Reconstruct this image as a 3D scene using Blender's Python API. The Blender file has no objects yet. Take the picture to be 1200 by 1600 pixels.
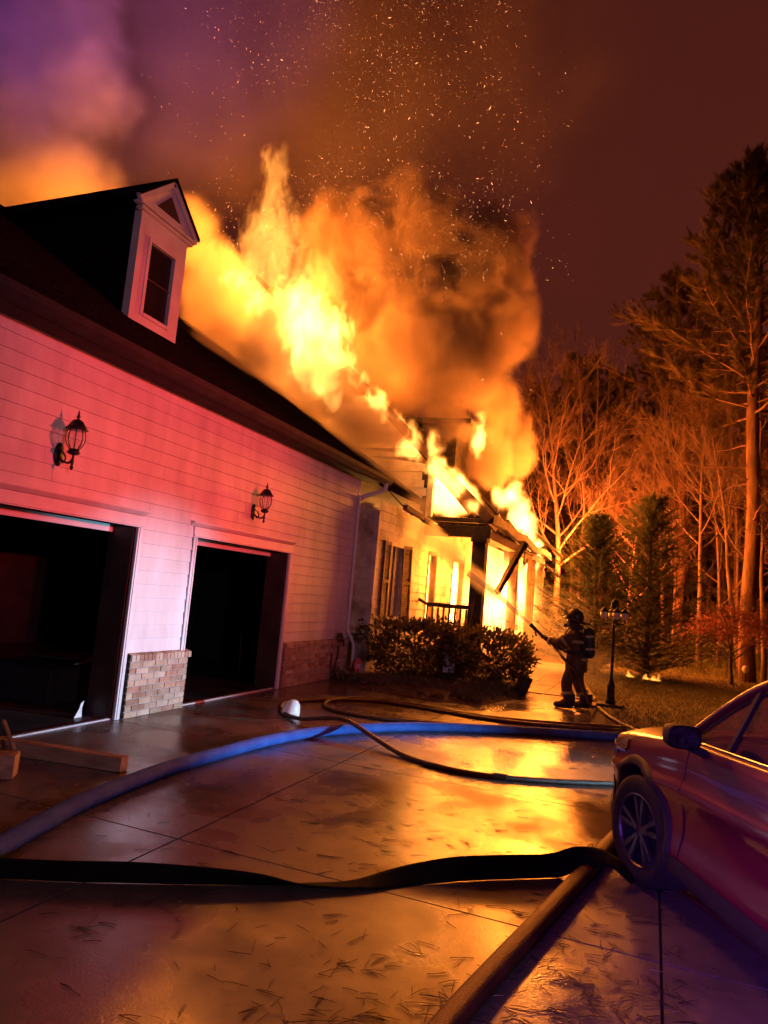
import bpy, bmesh, math, random
from mathutils import Vector, Matrix, Euler
from mathutils.noise import noise as pnoise

sc = bpy.context.scene
COL = sc.collection
R_ = math.radians

# ------------------------------------------------------------------ camera
F_PX, ROLL, PITCH, YAW, EYE = 1085.0, R_(5.0), R_(6.6), R_(21.6), 1.6
_f = Vector((-math.sin(YAW) * math.cos(PITCH), math.cos(YAW) * math.cos(PITCH), math.sin(PITCH)))
_r = Vector((math.cos(YAW), math.sin(YAW), 0))
_u = _r.cross(_f)
CR = _r * math.cos(ROLL) + _u * math.sin(ROLL)
CU = -_r * math.sin(ROLL) + _u * math.cos(ROLL)
CO = Vector((0, 0, EYE))
cam = bpy.data.cameras.new('camera')
cam.sensor_fit = 'VERTICAL'
cam.sensor_height = 24.0
cam.lens = 24.0 * F_PX / 1600.0
cam.clip_start = 0.05
cam.clip_end = 900
camo = bpy.data.objects.new('camera', cam)
COL.objects.link(camo)
m = Matrix.Identity(4)
for i in range(3):
    m[i][0], m[i][1], m[i][2], m[i][3] = CR[i], CU[i], -_f[i], CO[i]
camo.matrix_world = m
sc.camera = camo


def ray(x, y):
    return ((x - 600) * CR - (y - 800) * CU + F_PX * _f).normalized()


def onz(x, y, z=0.0):
    d = ray(x, y)
    return CO + d * ((z - EYE) / d.z)


def onx(x, y, X):
    d = ray(x, y)
    return CO + d * (X / d.x)


def ony(x, y, Y):
    d = ray(x, y)
    return CO + d * (Y / d.y)


# ------------------------------------------------------------------ night sky
w = bpy.data.worlds.new('World')
sc.world = w
w.use_nodes = True
nt = w.node_tree
nt.nodes.clear()
wo = nt.nodes.new('ShaderNodeOutputWorld')
bg = nt.nodes.new('ShaderNodeBackground')
sky = nt.nodes.new('ShaderNodeTexSky')
sky.sky_type = 'NISHITA'
sky.sun_disc = False
sky.sun_elevation = R_(-6)
sky.sun_rotation = R_(200)
skb = nt.nodes.new('ShaderNodeBackground')
skb.inputs['Strength'].default_value = 0.02
nt.links.new(sky.outputs[0], skb.inputs['Color'])
tc = nt.nodes.new('ShaderNodeTexCoord')
wn = nt.nodes.new('ShaderNodeTexNoise')
wn.inputs['Scale'].default_value = 1.6
wn.inputs['Detail'].default_value = 4
wr = nt.nodes.new('ShaderNodeValToRGB')
wr.color_ramp.elements[0].position = 0.3
wr.color_ramp.elements[0].color = (0.050, 0.0085, 0.0058, 1)
wr.color_ramp.elements[1].position = 0.72
wr.color_ramp.elements[1].color = (0.078, 0.0135, 0.0085, 1)
nt.links.new(tc.outputs['Generated'], wn.inputs['Vector'])
nt.links.new(wn.outputs['Fac'], wr.inputs['Fac'])
nt.links.new(wr.outputs['Color'], bg.inputs['Color'])
add = nt.nodes.new('ShaderNodeAddShader')
nt.links.new(bg.outputs[0], add.inputs[0])
nt.links.new(skb.outputs[0], add.inputs[1])
nt.links.new(add.outputs[0], wo.inputs['Surface'])

vs = sc.view_settings
vs.view_transform = 'Standard'
vs.look = 'None'
vs.exposure = 0.0
vs.gamma = 1.0
cy = sc.cycles
cy.use_adaptive_sampling = True
cy.adaptive_threshold = 0.03
cy.use_denoising = True
cy.max_bounces = 5
cy.diffuse_bounces = 2
cy.glossy_bounces = 3
cy.transmission_bounces = 5
cy.transparent_max_bounces = 24
cy.volume_bounces = 1
cy.volume_step_rate = 2.5
cy.sample_clamp_indirect = 3.0
cy.caustics_reflective = False
cy.caustics_refractive = False


# ------------------------------------------------------------------ lamps of the emergency vehicles and the fire, plus an added smoke spot
def light(name, kind, loc, power, col, size=0.3, target=None, angle=60, blend=1.0):
    l = bpy.data.lights.new(name, kind)
    l.energy = power
    l.color = col
    l.shadow_soft_size = size
    if kind == 'SPOT':
        l.spot_size = R_(angle)
        l.spot_blend = blend
    o = bpy.data.objects.new(name, l)
    o.location = loc
    if target is not None:
        o.rotation_euler = (Vector(target) - Vector(loc)).to_track_quat('-Z', 'Y').to_euler()
    COL.objects.link(o)
    return o


FIRE = (1.0, 0.235, 0.020)
light('fire_glow_ridge', 'POINT', (-8.7, 15.2, 8.2), 4200, FIRE, 0.9)
light('fire_glow_roof', 'POINT', (-10.6, 14.6, 10.4), 2200, FIRE, 0.9)
light('fire_glow_attic', 'POINT', (-4.2, 15.6, 3.85), 500, FIRE, 0.3)
light('fire_glow_smoke', 'POINT', (-6.6, 16.7, 7.3), 1500, FIRE, 1.2)
light('fire_glow_smoke', 'POINT', (-4.4, 18.4, 6.3), 900, FIRE, 1.1)
light('fire_glow_ridge', 'POINT', (-9.6, 13.4, 8.3), 900, FIRE, 1.3)
light('fire_glow_end', 'POINT', (-2.7, 25.2, 3.6), 4600, (1.0, 0.165, 0.020), 0.7)
light('fire_glow_porch', 'POINT', (-3.95, 16.3, 2.3), 480, FIRE, 0.5)
light('fire_glow_porch', 'POINT', (-4.2, 20.4, 2.2), 1300, FIRE, 0.5)
light('fire_glow_eave', 'POINT', (-2.9, 19.6, 5.0), 1900, FIRE, 0.6)
light('fire_glow_eave', 'POINT', (-3.0, 23.6, 4.6), 1500, FIRE, 0.6)
light('fire_glow_behind', 'POINT', (-14.6, 12.9, 9.6), 4200, FIRE, 1.0)
# engine parked on the right outside the frame: red beacon, white and violet scene lights
light('engine_red_beacon', 'SPOT', (8.5, 7.2, 2.7), 6600, (1.0, 0.042, 0.036), 0.10, (-5.35, 6.9, 2.7), 31, 1.0)
light('engine_red_beacon', 'SPOT', (8.5, 6.6, 2.7), 1350, (1.0, 0.06, 0.06), 0.10, (-5.35, 7.6, 2.6), 52, 1.0)
light('engine_head_lamp', 'SPOT', (7.5, 9.2, 1.1), 9000, (0.26, 0.72, 1.0), 0.10, (-5.35, 6.6, 0.35), 20, 0.9)
light('engine_scene_lamp', 'SPOT', (7.5, -4.5, 3.2), 850, (0.70, 0.56, 0.95), 0.25, (-6.0, 7.5, 3.2), 80, 1.0)
light('engine_blue_beacon', 'SPOT', (-1.2, -5.0, 2.6), 4200, (0.28, 0.07, 1.0), 0.25, (1.25, 2.3, 0.0), 31, 1.0)
light('added_smoke_spot', 'SPOT', (7.5, -4.5, 3.4), 68000, (0.33, 0.10, 1.0), 0.2, (-15.5, 13.0, 19.5), 28, 1.0)  # extra spot, added to tint the upper-left smoke violet


# ------------------------------------------------------------------ materials
def mat(name, c1, c2=None, scale=4.0, rough=0.6, rough2=None, metal=0.0, bump=0.0, bscale=40.0,
        stretch=(1, 1, 1), spec=0.5, rnd=0.0, coat=0.0, detail=6.0, lo=0.35, hi=0.65, emit=None, estr=0.0,
        trans=0.0, local=False, ior=None, alpha=None, nrough=0.5, leafy=0.0):
    M = bpy.data.materials.new(name)
    M.use_nodes = True
    t = M.node_tree
    N, L = t.nodes, t.links
    b = N['Principled BSDF']
    if local:
        src = N.new('ShaderNodeTexCoord').outputs['Object']
    else:
        src = N.new('ShaderNodeNewGeometry').outputs['Position']
    mp = N.new('ShaderNodeMapping')
    mp.inputs['Scale'].default_value = stretch
    L.new(src, mp.inputs['Vector'])
    n = N.new('ShaderNodeTexNoise')
    n.inputs['Scale'].default_value = scale
    n.inputs['Detail'].default_value = detail
    n.inputs['Roughness'].default_value = nrough
    L.new(mp.outputs[0], n.inputs['Vector'])
    r = N.new('ShaderNodeValToRGB')
    r.color_ramp.elements[0].position = lo
    r.color_ramp.elements[1].position = hi
    r.color_ramp.elements[0].color = (*c1, 1)
    r.color_ramp.elements[1].color = (*(c2 or c1), 1)
    L.new(n.outputs['Fac'], r.inputs['Fac'])
    colout = r.outputs['Color']
    if rnd:
        oi = N.new('ShaderNodeObjectInfo')
        mr = N.new('ShaderNodeMapRange')
        mr.inputs['To Min'].default_value = 1 - rnd
        mr.inputs['To Max'].default_value = 1 + rnd
        L.new(oi.outputs['Random'], mr.inputs['Value'])
        vm = N.new('ShaderNodeVectorMath')
        vm.operation = 'SCALE'
        L.new(colout, vm.inputs[0])
        L.new(mr.outputs[0], vm.inputs['Scale'])
        colout = vm.outputs[0]
    L.new(colout, b.inputs['Base Color'])
    b.inputs['Roughness'].default_value = rough
    if rough2 is not None:
        mr = N.new('ShaderNodeMapRange')
        mr.inputs['From Min'].default_value = lo
        mr.inputs['From Max'].default_value = hi
        mr.inputs['To Min'].default_value = rough
        mr.inputs['To Max'].default_value = rough2
        L.new(n.outputs['Fac'], mr.inputs['Value'])
        L.new(mr.outputs[0], b.inputs['Roughness'])
    b.inputs['Metallic'].default_value = metal
    b.inputs['Specular IOR Level'].default_value = spec
    b.inputs['Coat Weight'].default_value = coat
    b.inputs['Coat Roughness'].default_value = 0.06
    b.inputs['Transmission Weight'].default_value = trans
    if ior:
        b.inputs['IOR'].default_value = ior
    if alpha is not None:
        b.inputs['Alpha'].default_value = alpha
    if emit:
        b.inputs['Emission Color'].default_value = (*emit, 1)
        b.inputs['Emission Strength'].default_value = estr
    if bump:
        n2 = N.new('ShaderNodeTexNoise')
        n2.inputs['Scale'].default_value = bscale
        n2.inputs['Detail'].default_value = 5
        L.new(mp.outputs[0], n2.inputs['Vector'])
        bp = N.new('ShaderNodeBump')
        bp.inputs['Strength'].default_value = bump
        bp.inputs['Distance'].default_value = 0.02
        L.new(n2.outputs['Fac'], bp.inputs['Height'])
        L.new(bp.outputs[0], b.inputs['Normal'])
    if leafy:
        tr = N.new('ShaderNodeBsdfTranslucent')
        L.new(colout, tr.inputs['Color'])
        mx = N.new('ShaderNodeMixShader')
        mx.inputs['Fac'].default_value = leafy
        L.new(b.outputs[0], mx.inputs[1])
        L.new(tr.outputs[0], mx.inputs[2])
        L.new(mx.outputs[0], N['Material Output'].inputs['Surface'])
    return M


def concrete_mat():
    M = mat('wet_concrete', (0.085, 0.066, 0.055), (0.22, 0.175, 0.145), 1.7, 0.5, bump=0.10, bscale=90, rnd=0.06, detail=12, nrough=0.72, lo=0.3, hi=0.7)
    t = M.node_tree
    N, L = t.nodes, t.links
    b = N['Principled BSDF']
    g = N.new('ShaderNodeNewGeometry')
    n = N.new('ShaderNodeTexNoise')
    n.inputs['Scale'].default_value = 0.95
    n.inputs['Detail'].default_value = 9
    L.new(g.outputs['Position'], n.inputs['Vector'])
    mr = N.new('ShaderNodeMapRange')
    mr.inputs['From Min'].default_value = 0.42
    mr.inputs['From Max'].default_value = 0.60
    mr.inputs['To Min'].default_value = 0.13
    mr.inputs['To Max'].default_value = 0.58
    L.new(n.outputs['Fac'], mr.inputs['Value'])
    # the far part of the drive, by the house, is flooded with hose water
    sx = N.new('ShaderNodeSeparateXYZ')
    L.new(g.outputs['Position'], sx.inputs[0])
    fl = N.new('ShaderNodeMapRange')
    fl.inputs['From Min'].default_value = 3.2
    fl.inputs['From Max'].default_value = 7.0
    fl.inputs['To Min'].default_value = 1.0
    fl.inputs['To Max'].default_value = 0.8
    L.new(sx.outputs['Y'], fl.inputs['Value'])
    mu = N.new('ShaderNodeMath')
    mu.operation = 'MULTIPLY'
    L.new(mr.outputs[0], mu.inputs[0])
    L.new(fl.outputs[0], mu.inputs[1])
    L.new(mu.outputs[0], b.inputs['Roughness'])
    b.inputs['Specular IOR Level'].default_value = 0.6
    return M


MT = {}
MT['concrete'] = concrete_mat()
MT['joint'] = mat('joint', (0.02, 0.017, 0.015), (0.035, 0.03, 0.025), 8, 0.8)
MT['soil'] = mat('soil', (0.035, 0.026, 0.017), (0.07, 0.05, 0.03), 3, 0.95, bump=0.6, bscale=9)
MT['lawn'] = mat('lawn', (0.10, 0.085, 0.030), (0.19, 0.155, 0.060), 2.2, 0.95, bump=0.7, bscale=60, detail=10)
MT['grass'] = mat('grass', (0.12, 0.11, 0.035), (0.22, 0.18, 0.07), 3, 0.8)
MT['mulch'] = mat('mulch', (0.05, 0.030, 0.018), (0.13, 0.075, 0.04), 9, 0.95, bump=1.0, bscale=24)
MT['siding'] = mat('white_siding', (0.47, 0.45, 0.44), (0.76, 0.75, 0.74), 1.5, 0.55, nrough=0.65, stretch=(1, 1, 0.3), bump=0.12,
                   bscale=70, rnd=0.035, detail=10, lo=0.25, hi=0.6)
MT['scorched'] = mat('scorched_siding', (0.16, 0.10, 0.065), (0.62, 0.55, 0.47), 1.6, 0.65, nrough=0.65, bump=0.25, bscale=40, rnd=0.14,
                     lo=0.32, hi=0.55)
MT['trim'] = mat('white_trim', (0.66, 0.65, 0.64), (0.78, 0.77, 0.76), 3, 0.45, bump=0.08)
MT['sheath'] = mat('sheathing', (0.06, 0.05, 0.045), (0.10, 0.08, 0.07), 3, 0.9)
MT['brick_a'] = mat('brick_tan', (0.36, 0.25, 0.165), (0.50, 0.38, 0.26), 9, 0.85, bump=0.5, bscale=60, rnd=0.22)
MT['brick_b'] = mat('brick_red', (0.32, 0.17, 0.11), (0.44, 0.27, 0.18), 9, 0.85, bump=0.5, bscale=60, rnd=0.22)
MT['brick_c'] = mat('brick_pale', (0.42, 0.32, 0.23), (0.54, 0.44, 0.33), 9, 0.85, bump=0.5, bscale=60, rnd=0.15)
MT['mortar'] = mat('mortar', (0.34, 0.31, 0.27), (0.46, 0.42, 0.37), 12, 0.95, bump=0.5, bscale=80)
MT['shingle'] = mat('shingle', (0.007, 0.005, 0.007), (0.018, 0.013, 0.016), 14, 1.0, spec=0.0, bump=0.8, bscale=60, stretch=(1, 1, 2))
MT['char'] = mat('charred_wood', (0.012, 0.009, 0.008), (0.055, 0.03, 0.02), 5, 0.75, bump=1.0, bscale=22)
MT['burnt'] = mat('half_burnt_wood', (0.05, 0.025, 0.015), (0.26, 0.13, 0.07), 2.2, 0.75, bump=0.6, bscale=22)
MT['darkwood_shade'] = mat('shaded_jamb', (0.05, 0.026, 0.024), (0.08, 0.045, 0.04), 3, 0.55)  # jamb shade put into the colour; same tone serves as dark wood
MT['gutter'] = mat('dark_gutter', (0.028, 0.02, 0.026), (0.045, 0.034, 0.04), 4, 0.8, spec=0.2)
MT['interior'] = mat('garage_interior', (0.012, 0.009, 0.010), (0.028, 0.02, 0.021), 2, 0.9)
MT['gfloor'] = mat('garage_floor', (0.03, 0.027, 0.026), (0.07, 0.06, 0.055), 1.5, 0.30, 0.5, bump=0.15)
MT['glass_dark'] = mat('dark_glass', (0.012, 0.01, 0.012), (0.02, 0.016, 0.018), 2, 0.06, spec=0.6)
MT['black_iron'] = mat('black_iron', (0.012, 0.011, 0.011), (0.03, 0.026, 0.025), 20, 0.42, metal=0.4)
MT['clear'] = mat('lantern_glass', (0.8, 0.78, 0.72), rough=0.12, alpha=0.28)
MT['frost'] = mat('frosted_globe', (0.75, 0.62, 0.42), (0.85, 0.72, 0.5), 6, 0.3)
MT['bark'] = mat('pine_bark', (0.13, 0.06, 0.042), (0.32, 0.165, 0.115), 5, 0.9, bump=1.0, bscale=16, stretch=(1, 1, 0.3))
MT['barebark'] = mat('grey_bark', (0.12, 0.07, 0.052), (0.25, 0.15, 0.115), 6, 0.9, bump=0.5, bscale=30, stretch=(1, 1, 0.4))
MT['needle'] = mat('pine_needle', (0.16, 0.13, 0.062), (0.30, 0.23, 0.115), 2, 0.65, rnd=0.15, leafy=0.5)
MT['cedar'] = mat('cedar_spray', (0.075, 0.095, 0.045), (0.19, 0.20, 0.095), 2.6, 0.7, leafy=0.4)
MT['leaf'] = mat('evergreen_leaf', (0.05, 0.045, 0.018), (0.13, 0.095, 0.038), 5, 0.38, leafy=0.4)
MT['coverleaf'] = mat('ground_leaf', (0.06, 0.055, 0.022), (0.17, 0.12, 0.05), 6, 0.6)
MT['maple'] = mat('maple_leaf', (0.36, 0.13, 0.12), (0.52, 0.22, 0.19), 6, 0.6, leafy=0.4)
MT['blue_hose'] = mat('blue_hose_jacket', (0.025, 0.075, 0.36), (0.045, 0.12, 0.48), 7, 0.7, spec=0.2, bump=0.6, bscale=160)
MT['red_hose'] = mat('red_hose_jacket', (0.060, 0.006, 0.007), (0.11, 0.014, 0.013), 7, 0.5, bump=0.6, bscale=160)
MT['brown_hose'] = mat('brown_hose_jacket', (0.055, 0.020, 0.014), (0.12, 0.045, 0.03), 7, 0.42, bump=0.5, bscale=160)
MT['black_hose'] = mat('black_hose_jacket', (0.006, 0.005, 0.005), (0.014, 0.011, 0.011), 7, 0.95, spec=0.1, bump=0.5, bscale=120)
MT['timber'] = mat('rough_timber', (0.28, 0.17, 0.10), (0.46, 0.31, 0.19), 3, 0.75, bump=0.4, bscale=30, stretch=(1, 6, 6))
MT['timber_end'] = mat('sawn_end', (0.52, 0.41, 0.23), (0.66, 0.54, 0.33), 12, 0.8, bump=0.3)
MT['white_plastic'] = mat('white_plastic', (0.70, 0.70, 0.70), (0.82, 0.82, 0.80), 8, 0.35)
MT['pole'] = mat('pale_pole', (0.55, 0.52, 0.52), (0.7, 0.66, 0.66), 8, 0.5)
MT['sign_pink'] = mat('sign_red', (0.50, 0.10, 0.11), (0.62, 0.16, 0.16), 6, 0.4)
MT['sign_pale'] = mat('sign_pale', (0.55, 0.50, 0.60), (0.66, 0.62, 0.70), 6, 0.5)
MT['paint'] = mat('red_car_paint', (0.15, 0.006, 0.028), (0.175, 0.008, 0.034), 2, 0.35, coat=0.7)
MT['cladding'] = mat('black_cladding', (0.022, 0.021, 0.022), (0.035, 0.033, 0.034), 30, 0.6, bump=0.15, bscale=200)
MT['rubber'] = mat('tyre_rubber', (0.012, 0.012, 0.012), (0.024, 0.023, 0.023), 20, 0.75, bump=0.2, bscale=90)
MT['alloy'] = mat('alloy_rim', (0.10, 0.098, 0.10), (0.14, 0.137, 0.14), 6, 0.36, metal=0.7)
MT['chrome'] = mat('chrome_strip', (0.75, 0.74, 0.73), (0.82, 0.81, 0.8), 5, 0.12, metal=1.0)
MT['carglass'] = mat('tinted_glass', (0.04, 0.038, 0.04), rough=0.02, alpha=0.50, spec=0.7)
MT['lens'] = mat('headlamp_lens', (0.55, 0.52, 0.49), (0.7, 0.67, 0.63), 9, 0.10, metal=0.55, coat=1.0)
MT['cabin'] = mat('cabin_trim', (0.02, 0.018, 0.018), (0.035, 0.03, 0.03), 10, 0.7)
MT['mirrorglass'] = mat('mirror_glass', (0.012, 0.014, 0.014), (0.07, 0.075, 0.075), 26, 0.25, metal=0.3, bump=0.5, bscale=45)
MT['turnout'] = mat('turnout_gear', (0.075, 0.033, 0.016), (0.14, 0.072, 0.036), 7, 0.85, bump=0.5, bscale=45, local=True)
MT['reflective'] = mat('reflective_tape', (0.34, 0.25, 0.10), (0.46, 0.36, 0.16), 10, 0.35)
MT['helmet'] = mat('black_helmet', (0.020, 0.014, 0.012), (0.045, 0.03, 0.025), 9, 0.4)
MT['mask'] = mat('mask_visor', (0.30, 0.26, 0.20), (0.36, 0.30, 0.24), 4, 0.08, spec=0.8)
MT['black_kit'] = mat('black_kit', (0.018, 0.014, 0.013), (0.035, 0.026, 0.024), 9, 0.6)
MT['litter_dark'] = mat('dark_needles', (0.035, 0.018, 0.010), (0.07, 0.035, 0.02), 9, 0.8)
MT['litter_pale'] = mat('pale_needles', (0.40, 0.26, 0.13), (0.55, 0.38, 0.2), 9, 0.7)
MT['spark'] = mat('ember', (0.1, 0.03, 0.01), emit=(1.0, 0.42, 0.15), estr=2.4)
MT['paver'] = mat('walk_paver', (0.17, 0.13, 0.10), (0.27, 0.21, 0.16), 5, 0.3, 0.5, bump=0.3, rnd=0.12)


# ------------------------------------------------------------------ mesh helpers
class MB:
    def __init__(s):
        s.v, s.f = [], []

    def add(s, vs, fs):
        b = len(s.v)
        s.v += [tuple(p) for p in vs]
        s.f += [tuple(i + b for i in f) for f in fs]
        return s

    def box(s, lo, hi, Mx=None):
        x0, y0, z0 = lo
        x1, y1, z1 = hi
        vs = [Vector(p) for p in ((x0, y0, z0), (x1, y0, z0), (x1, y1, z0), (x0, y1, z0),
                                  (x0, y0, z1), (x1, y0, z1), (x1, y1, z1), (x0, y1, z1))]
        if Mx is not None:
            vs = [Mx @ p for p in vs]
        return s.add(vs, [(0, 3, 2, 1), (4, 5, 6, 7), (0, 1, 5, 4), (1, 2, 6, 5), (2, 3, 7, 6), (3, 0, 4, 7)])

    def beam(s, p, q, wd, ht, up=(0, 0, 1), segs=1, jit=0.0, rng=None):
        p, q = Vector(p), Vector(q)
        d = (q - p)
        L = d.length
        d.normalize()
        a = d.cross(Vector(up)).normalized()
        b = a.cross(d)
        vs, fs = [], []
        for i in range(segs + 1):
            c = p + d * (L * i / segs)
            for sx, sy in ((-1, -1), (1, -1), (1, 1), (-1, 1)):
                j = 1 + (rng.uniform(-jit, jit) if rng else 0)
                vs.append(c + a * (sx * wd / 2 * j) + b * (sy * ht / 2 * j))
        for i in range(segs):
            k = 4 * i
            for j in range(4):
                fs.append((k + j, k + (j + 1) % 4, k + 4 + (j + 1) % 4, k + 4 + j))
        fs += [(3, 2, 1, 0), tuple(4 * segs + j for j in range(4))]
        return s.add(vs, fs)

    def tube(s, pts, rad, n=8, cap=True, flat=None):
        pts = [Vector(p) for p in pts]
        if not hasattr(rad, '__len__'):
            rad = [rad] * len(pts)
        vs, fs = [], []
        prev = None
        for i, p in enumerate(pts):
            d = (pts[min(i + 1, len(pts) - 1)] - pts[max(i - 1, 0)])
            if d.length < 1e-9:
                d = Vector((0, 0, 1))
            d.normalize()
            if prev is None:
                a = d.cross(Vector((0, 0, 1)))
                if a.length < 0.05:
                    a = d.cross(Vector((1, 0, 0)))
            else:
                a = prev - d * prev.dot(d)
                if a.length < 1e-6:
                    a = d.cross(Vector((0, 0, 1)))
            a.normalize()
            prev = a
            b = a.cross(d)
            for k in range(n):
                t = 2 * math.pi * k / n
                ca, sa = math.cos(t), math.sin(t)
                if flat:
                    ca *= flat[0]
                    sa *= flat[1]
                vs.append(p + (a * ca + b * sa) * rad[i])
        for i in range(len(pts) - 1):
            for k in range(n):
                k2 = (k + 1) % n
                fs.append((i * n + k, i * n + k2, (i + 1) * n + k2, (i + 1) * n + k))
        if cap:
            fs.append(tuple(range(n - 1, -1, -1)))
            fs.append(tuple((len(pts) - 1) * n + k for k in range(n)))
        return s.add(vs, fs)

    def lathe(s, prof, n=16, Mx=None, caps=True):
        vs, fs = [], []
        for r, z in prof:
            for k in range(n):
                t = 2 * math.pi * k / n
                p = Vector((r * math.cos(t), r * math.sin(t), z))
                vs.append(Mx @ p if Mx is not None else p)
        for i in range(len(prof) - 1):
            for k in range(n):
                k2 = (k + 1) % n
                fs.append((i * n + k, i * n + k2, (i + 1) * n + k2, (i + 1) * n + k))
        if caps:
            fs.append(tuple(range(n - 1, -1, -1)))
            fs.append(tuple((len(prof) - 1) * n + k for k in range(n)))
        return s.add(vs, fs)

    def prism(s, poly, vec):
        n = len(poly)
        vec = Vector(vec)
        a = [Vector(p) for p in poly]
        return s.add(a + [p + vec for p in a],
                     [tuple(range(n - 1, -1, -1)), tuple(range(n, 2 * n))] +
                     [(i, (i + 1) % n, n + (i + 1) % n, n + i) for i in range(n)])

    def quad(s, a, b, c, d):
        return s.add([a, b, c, d], [(0, 1, 2, 3)])

    def mesh(s, name, material=None, smooth=False, fixn=True):
        me = bpy.data.meshes.new(name)
        me.from_pydata(s.v, [], s.f)
        if fixn and len(s.f) < 20000:
            bm = bmesh.new()
            bm.from_mesh(me)
            bmesh.ops.recalc_face_normals(bm, faces=bm.faces)
            bm.to_mesh(me)
            bm.free()
        if smooth:
            me.polygons.foreach_set('use_smooth', [True] * len(me.polygons))
        if material:
            me.materials.append(MT[material] if isinstance(material, str) else material)
        me.update()
        return me

    def build(s, name, material, parent=None, smooth=False, bevel=0, fixn=True, label=None):
        return link(name, s.mesh(name, material, smooth, fixn), parent, bevel, label)


def link(name, me, parent=None, bevel=0, label=None):
    o = bpy.data.objects.new(name, me)
    COL.objects.link(o)
    if parent is not None:
        o.parent = parent
        if parent.get('_world'):
            o.matrix_parent_inverse = Matrix.Translation(-Vector(parent.location))
    if bevel:
        md = o.modifiers.new('bevel', 'BEVEL')
        md.width = bevel
        md.segments = 2
        md.limit_method = 'ANGLE'
    if label:
        o['label'] = label
    return o


def tag(o, label=None, cat=None, group=None, kind=None):
    if label:
        o['label'] = label
    if cat:
        o['category'] = cat
    if group:
        o['group'] = group
    if kind:
        o['kind'] = kind
    return o


def thing(name, label, cat, loc=(0, 0, 0), rz=0.0, group=None, world=False):
    o = bpy.data.objects.new(name, None)
    o.empty_display_size = 0.2
    COL.objects.link(o)
    o.location = loc
    o.rotation_euler = (0, 0, rz)
    if world:
        o['_world'] = 1
    return tag(o, label, cat, group)


def copy_tree(o, parent=None):
    c = o.copy()
    COL.objects.link(c)
    c.parent = parent
    for ch in [x for x in bpy.data.objects if x.parent == o]:
        copy_tree(ch, c)
    return c


def smooth_path(pts, n=6):
    pts = [Vector(p) for p in pts]
    out = []
    for i in range(len(pts) - 1):
        p0, p1, p2, p3 = pts[max(i - 1, 0)], pts[i], pts[i + 1], pts[min(i + 2, len(pts) - 1)]
        for k in range(n):
            t = k / n
            out.append(0.5 * ((2 * p1) + (p2 - p0) * t + (2 * p0 - 5 * p1 + 4 * p2 - p3) * t * t +
                              (3 * p1 - p0 - 3 * p2 + p3) * t ** 3))
    out.append(pts[-1])
    return out


#@@GROUND
# ------------------------------------------------------------------ ground
g = MB()
g.add([(-300, -200, -0.06), (300, -200, -0.06), (300, 400, -0.06), (-300, 400, -0.06)], [(0, 1, 2, 3)])
tag(g.build('ground', 'soil'), kind='structure')

dr = MB()
dr.box((-5.36, -8, -0.05), (9.0, 13.4, -0.014))
drive = tag(dr.build('driveway', 'joint'), kind='structure')
XJ = [-5.355, -2.65, 0.10, 2.85, 5.6, 8.95]
YJ = [-7.9, -5.85, -3.45, -1.05, 1.35, 3.75, 6.15, 8.55, 10.95, 13.35]
for i in range(len(XJ) - 1):
    for j in range(len(YJ) - 1):
        s = MB()
        gap = 0.007
        s.box((XJ[i] + gap, YJ[j] + gap, -0.012), (XJ[i + 1] - gap, YJ[j + 1] - gap, 0.0))
        s.build('slab', 'concrete', drive)

# paved walk towards the porch
rng = random.Random(4)
wk = MB()
wk.box((-3.6, 13.36, -0.05), (-0.9, 21.0, -0.012))
walk = tag(wk.build('walkway', 'joint'), kind='structure')
pv = MB()
pv.box((0, 0, -0.012), (0.435, 0.435, 0.012))
pvm = pv.mesh('paver', 'paver')
for i in range(6):
    for j in range(17):
        o = link('paver', pvm, walk)
        o.location = (-3.595 + i * 0.447, 13.365 + j * 0.447, rng.uniform(-0.003, 0.003))

# lawn: polygon with an edge step
edge = [onz(900, 1044), onz(915, 1068), onz(938, 1104), onz(968, 1134), onz(1030, 1155), onz(1120, 1178)]
poly = [Vector((p.x, p.y, 0.03)) for p in edge] + [Vector(p) for p in
        ((4.5, 8.6, 0.03), (9, 7.5, 0.03), (70, 7.5, 0.03), (70, 120, 0.03), (-3.2, 120, 0.03), (-3.2, 25.2, 0.03), (-2.3, 21, 0.03))]
LAWN_POLY = poly
lw = MB()
lw.prism([p - Vector((0, 0, 0.08)) for p in poly], (0, 0, 0.08))
tag(lw.build('lawn', 'lawn'), kind='structure')


def inpoly(x, y, P):
    c = False
    n = len(P)
    for i in range(n):
        a, b = P[i], P[i - 1]
        if (a.y > y) != (b.y > y) and x < (b.x - a.x) * (y - a.y) / (b.y - a.y) + a.x:
            c = not c
    return c


rng = random.Random(7)
gb = MB()
cnt = 0
while cnt < 42000:
    y = 8.0 + 16 * rng.random() ** 1.4
    x = rng.uniform(-3, 7)
    if not inpoly(x, y, poly):
        continue
    if abs(math.degrees(math.atan2(x, y)) + 21.6) > 36:
        continue
    cnt += 1
    h = rng.uniform(0.02, 0.055)
    a = rng.uniform(0, math.pi)
    dx, dy = 0.006 * math.cos(a), 0.006 * math.sin(a)
    lx, ly = rng.uniform(-0.03, 0.03), rng.uniform(-0.03, 0.03)
    gb.add([(x - dx, y - dy, 0.028), (x + dx, y + dy, 0.028), (x + lx, y + ly, 0.03 + h)], [(0, 1, 2)])
tag(gb.build('grass_blades', 'grass', fixn=False), 'short dry winter grass of the lawn', 'grass', kind='stuff')

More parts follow.
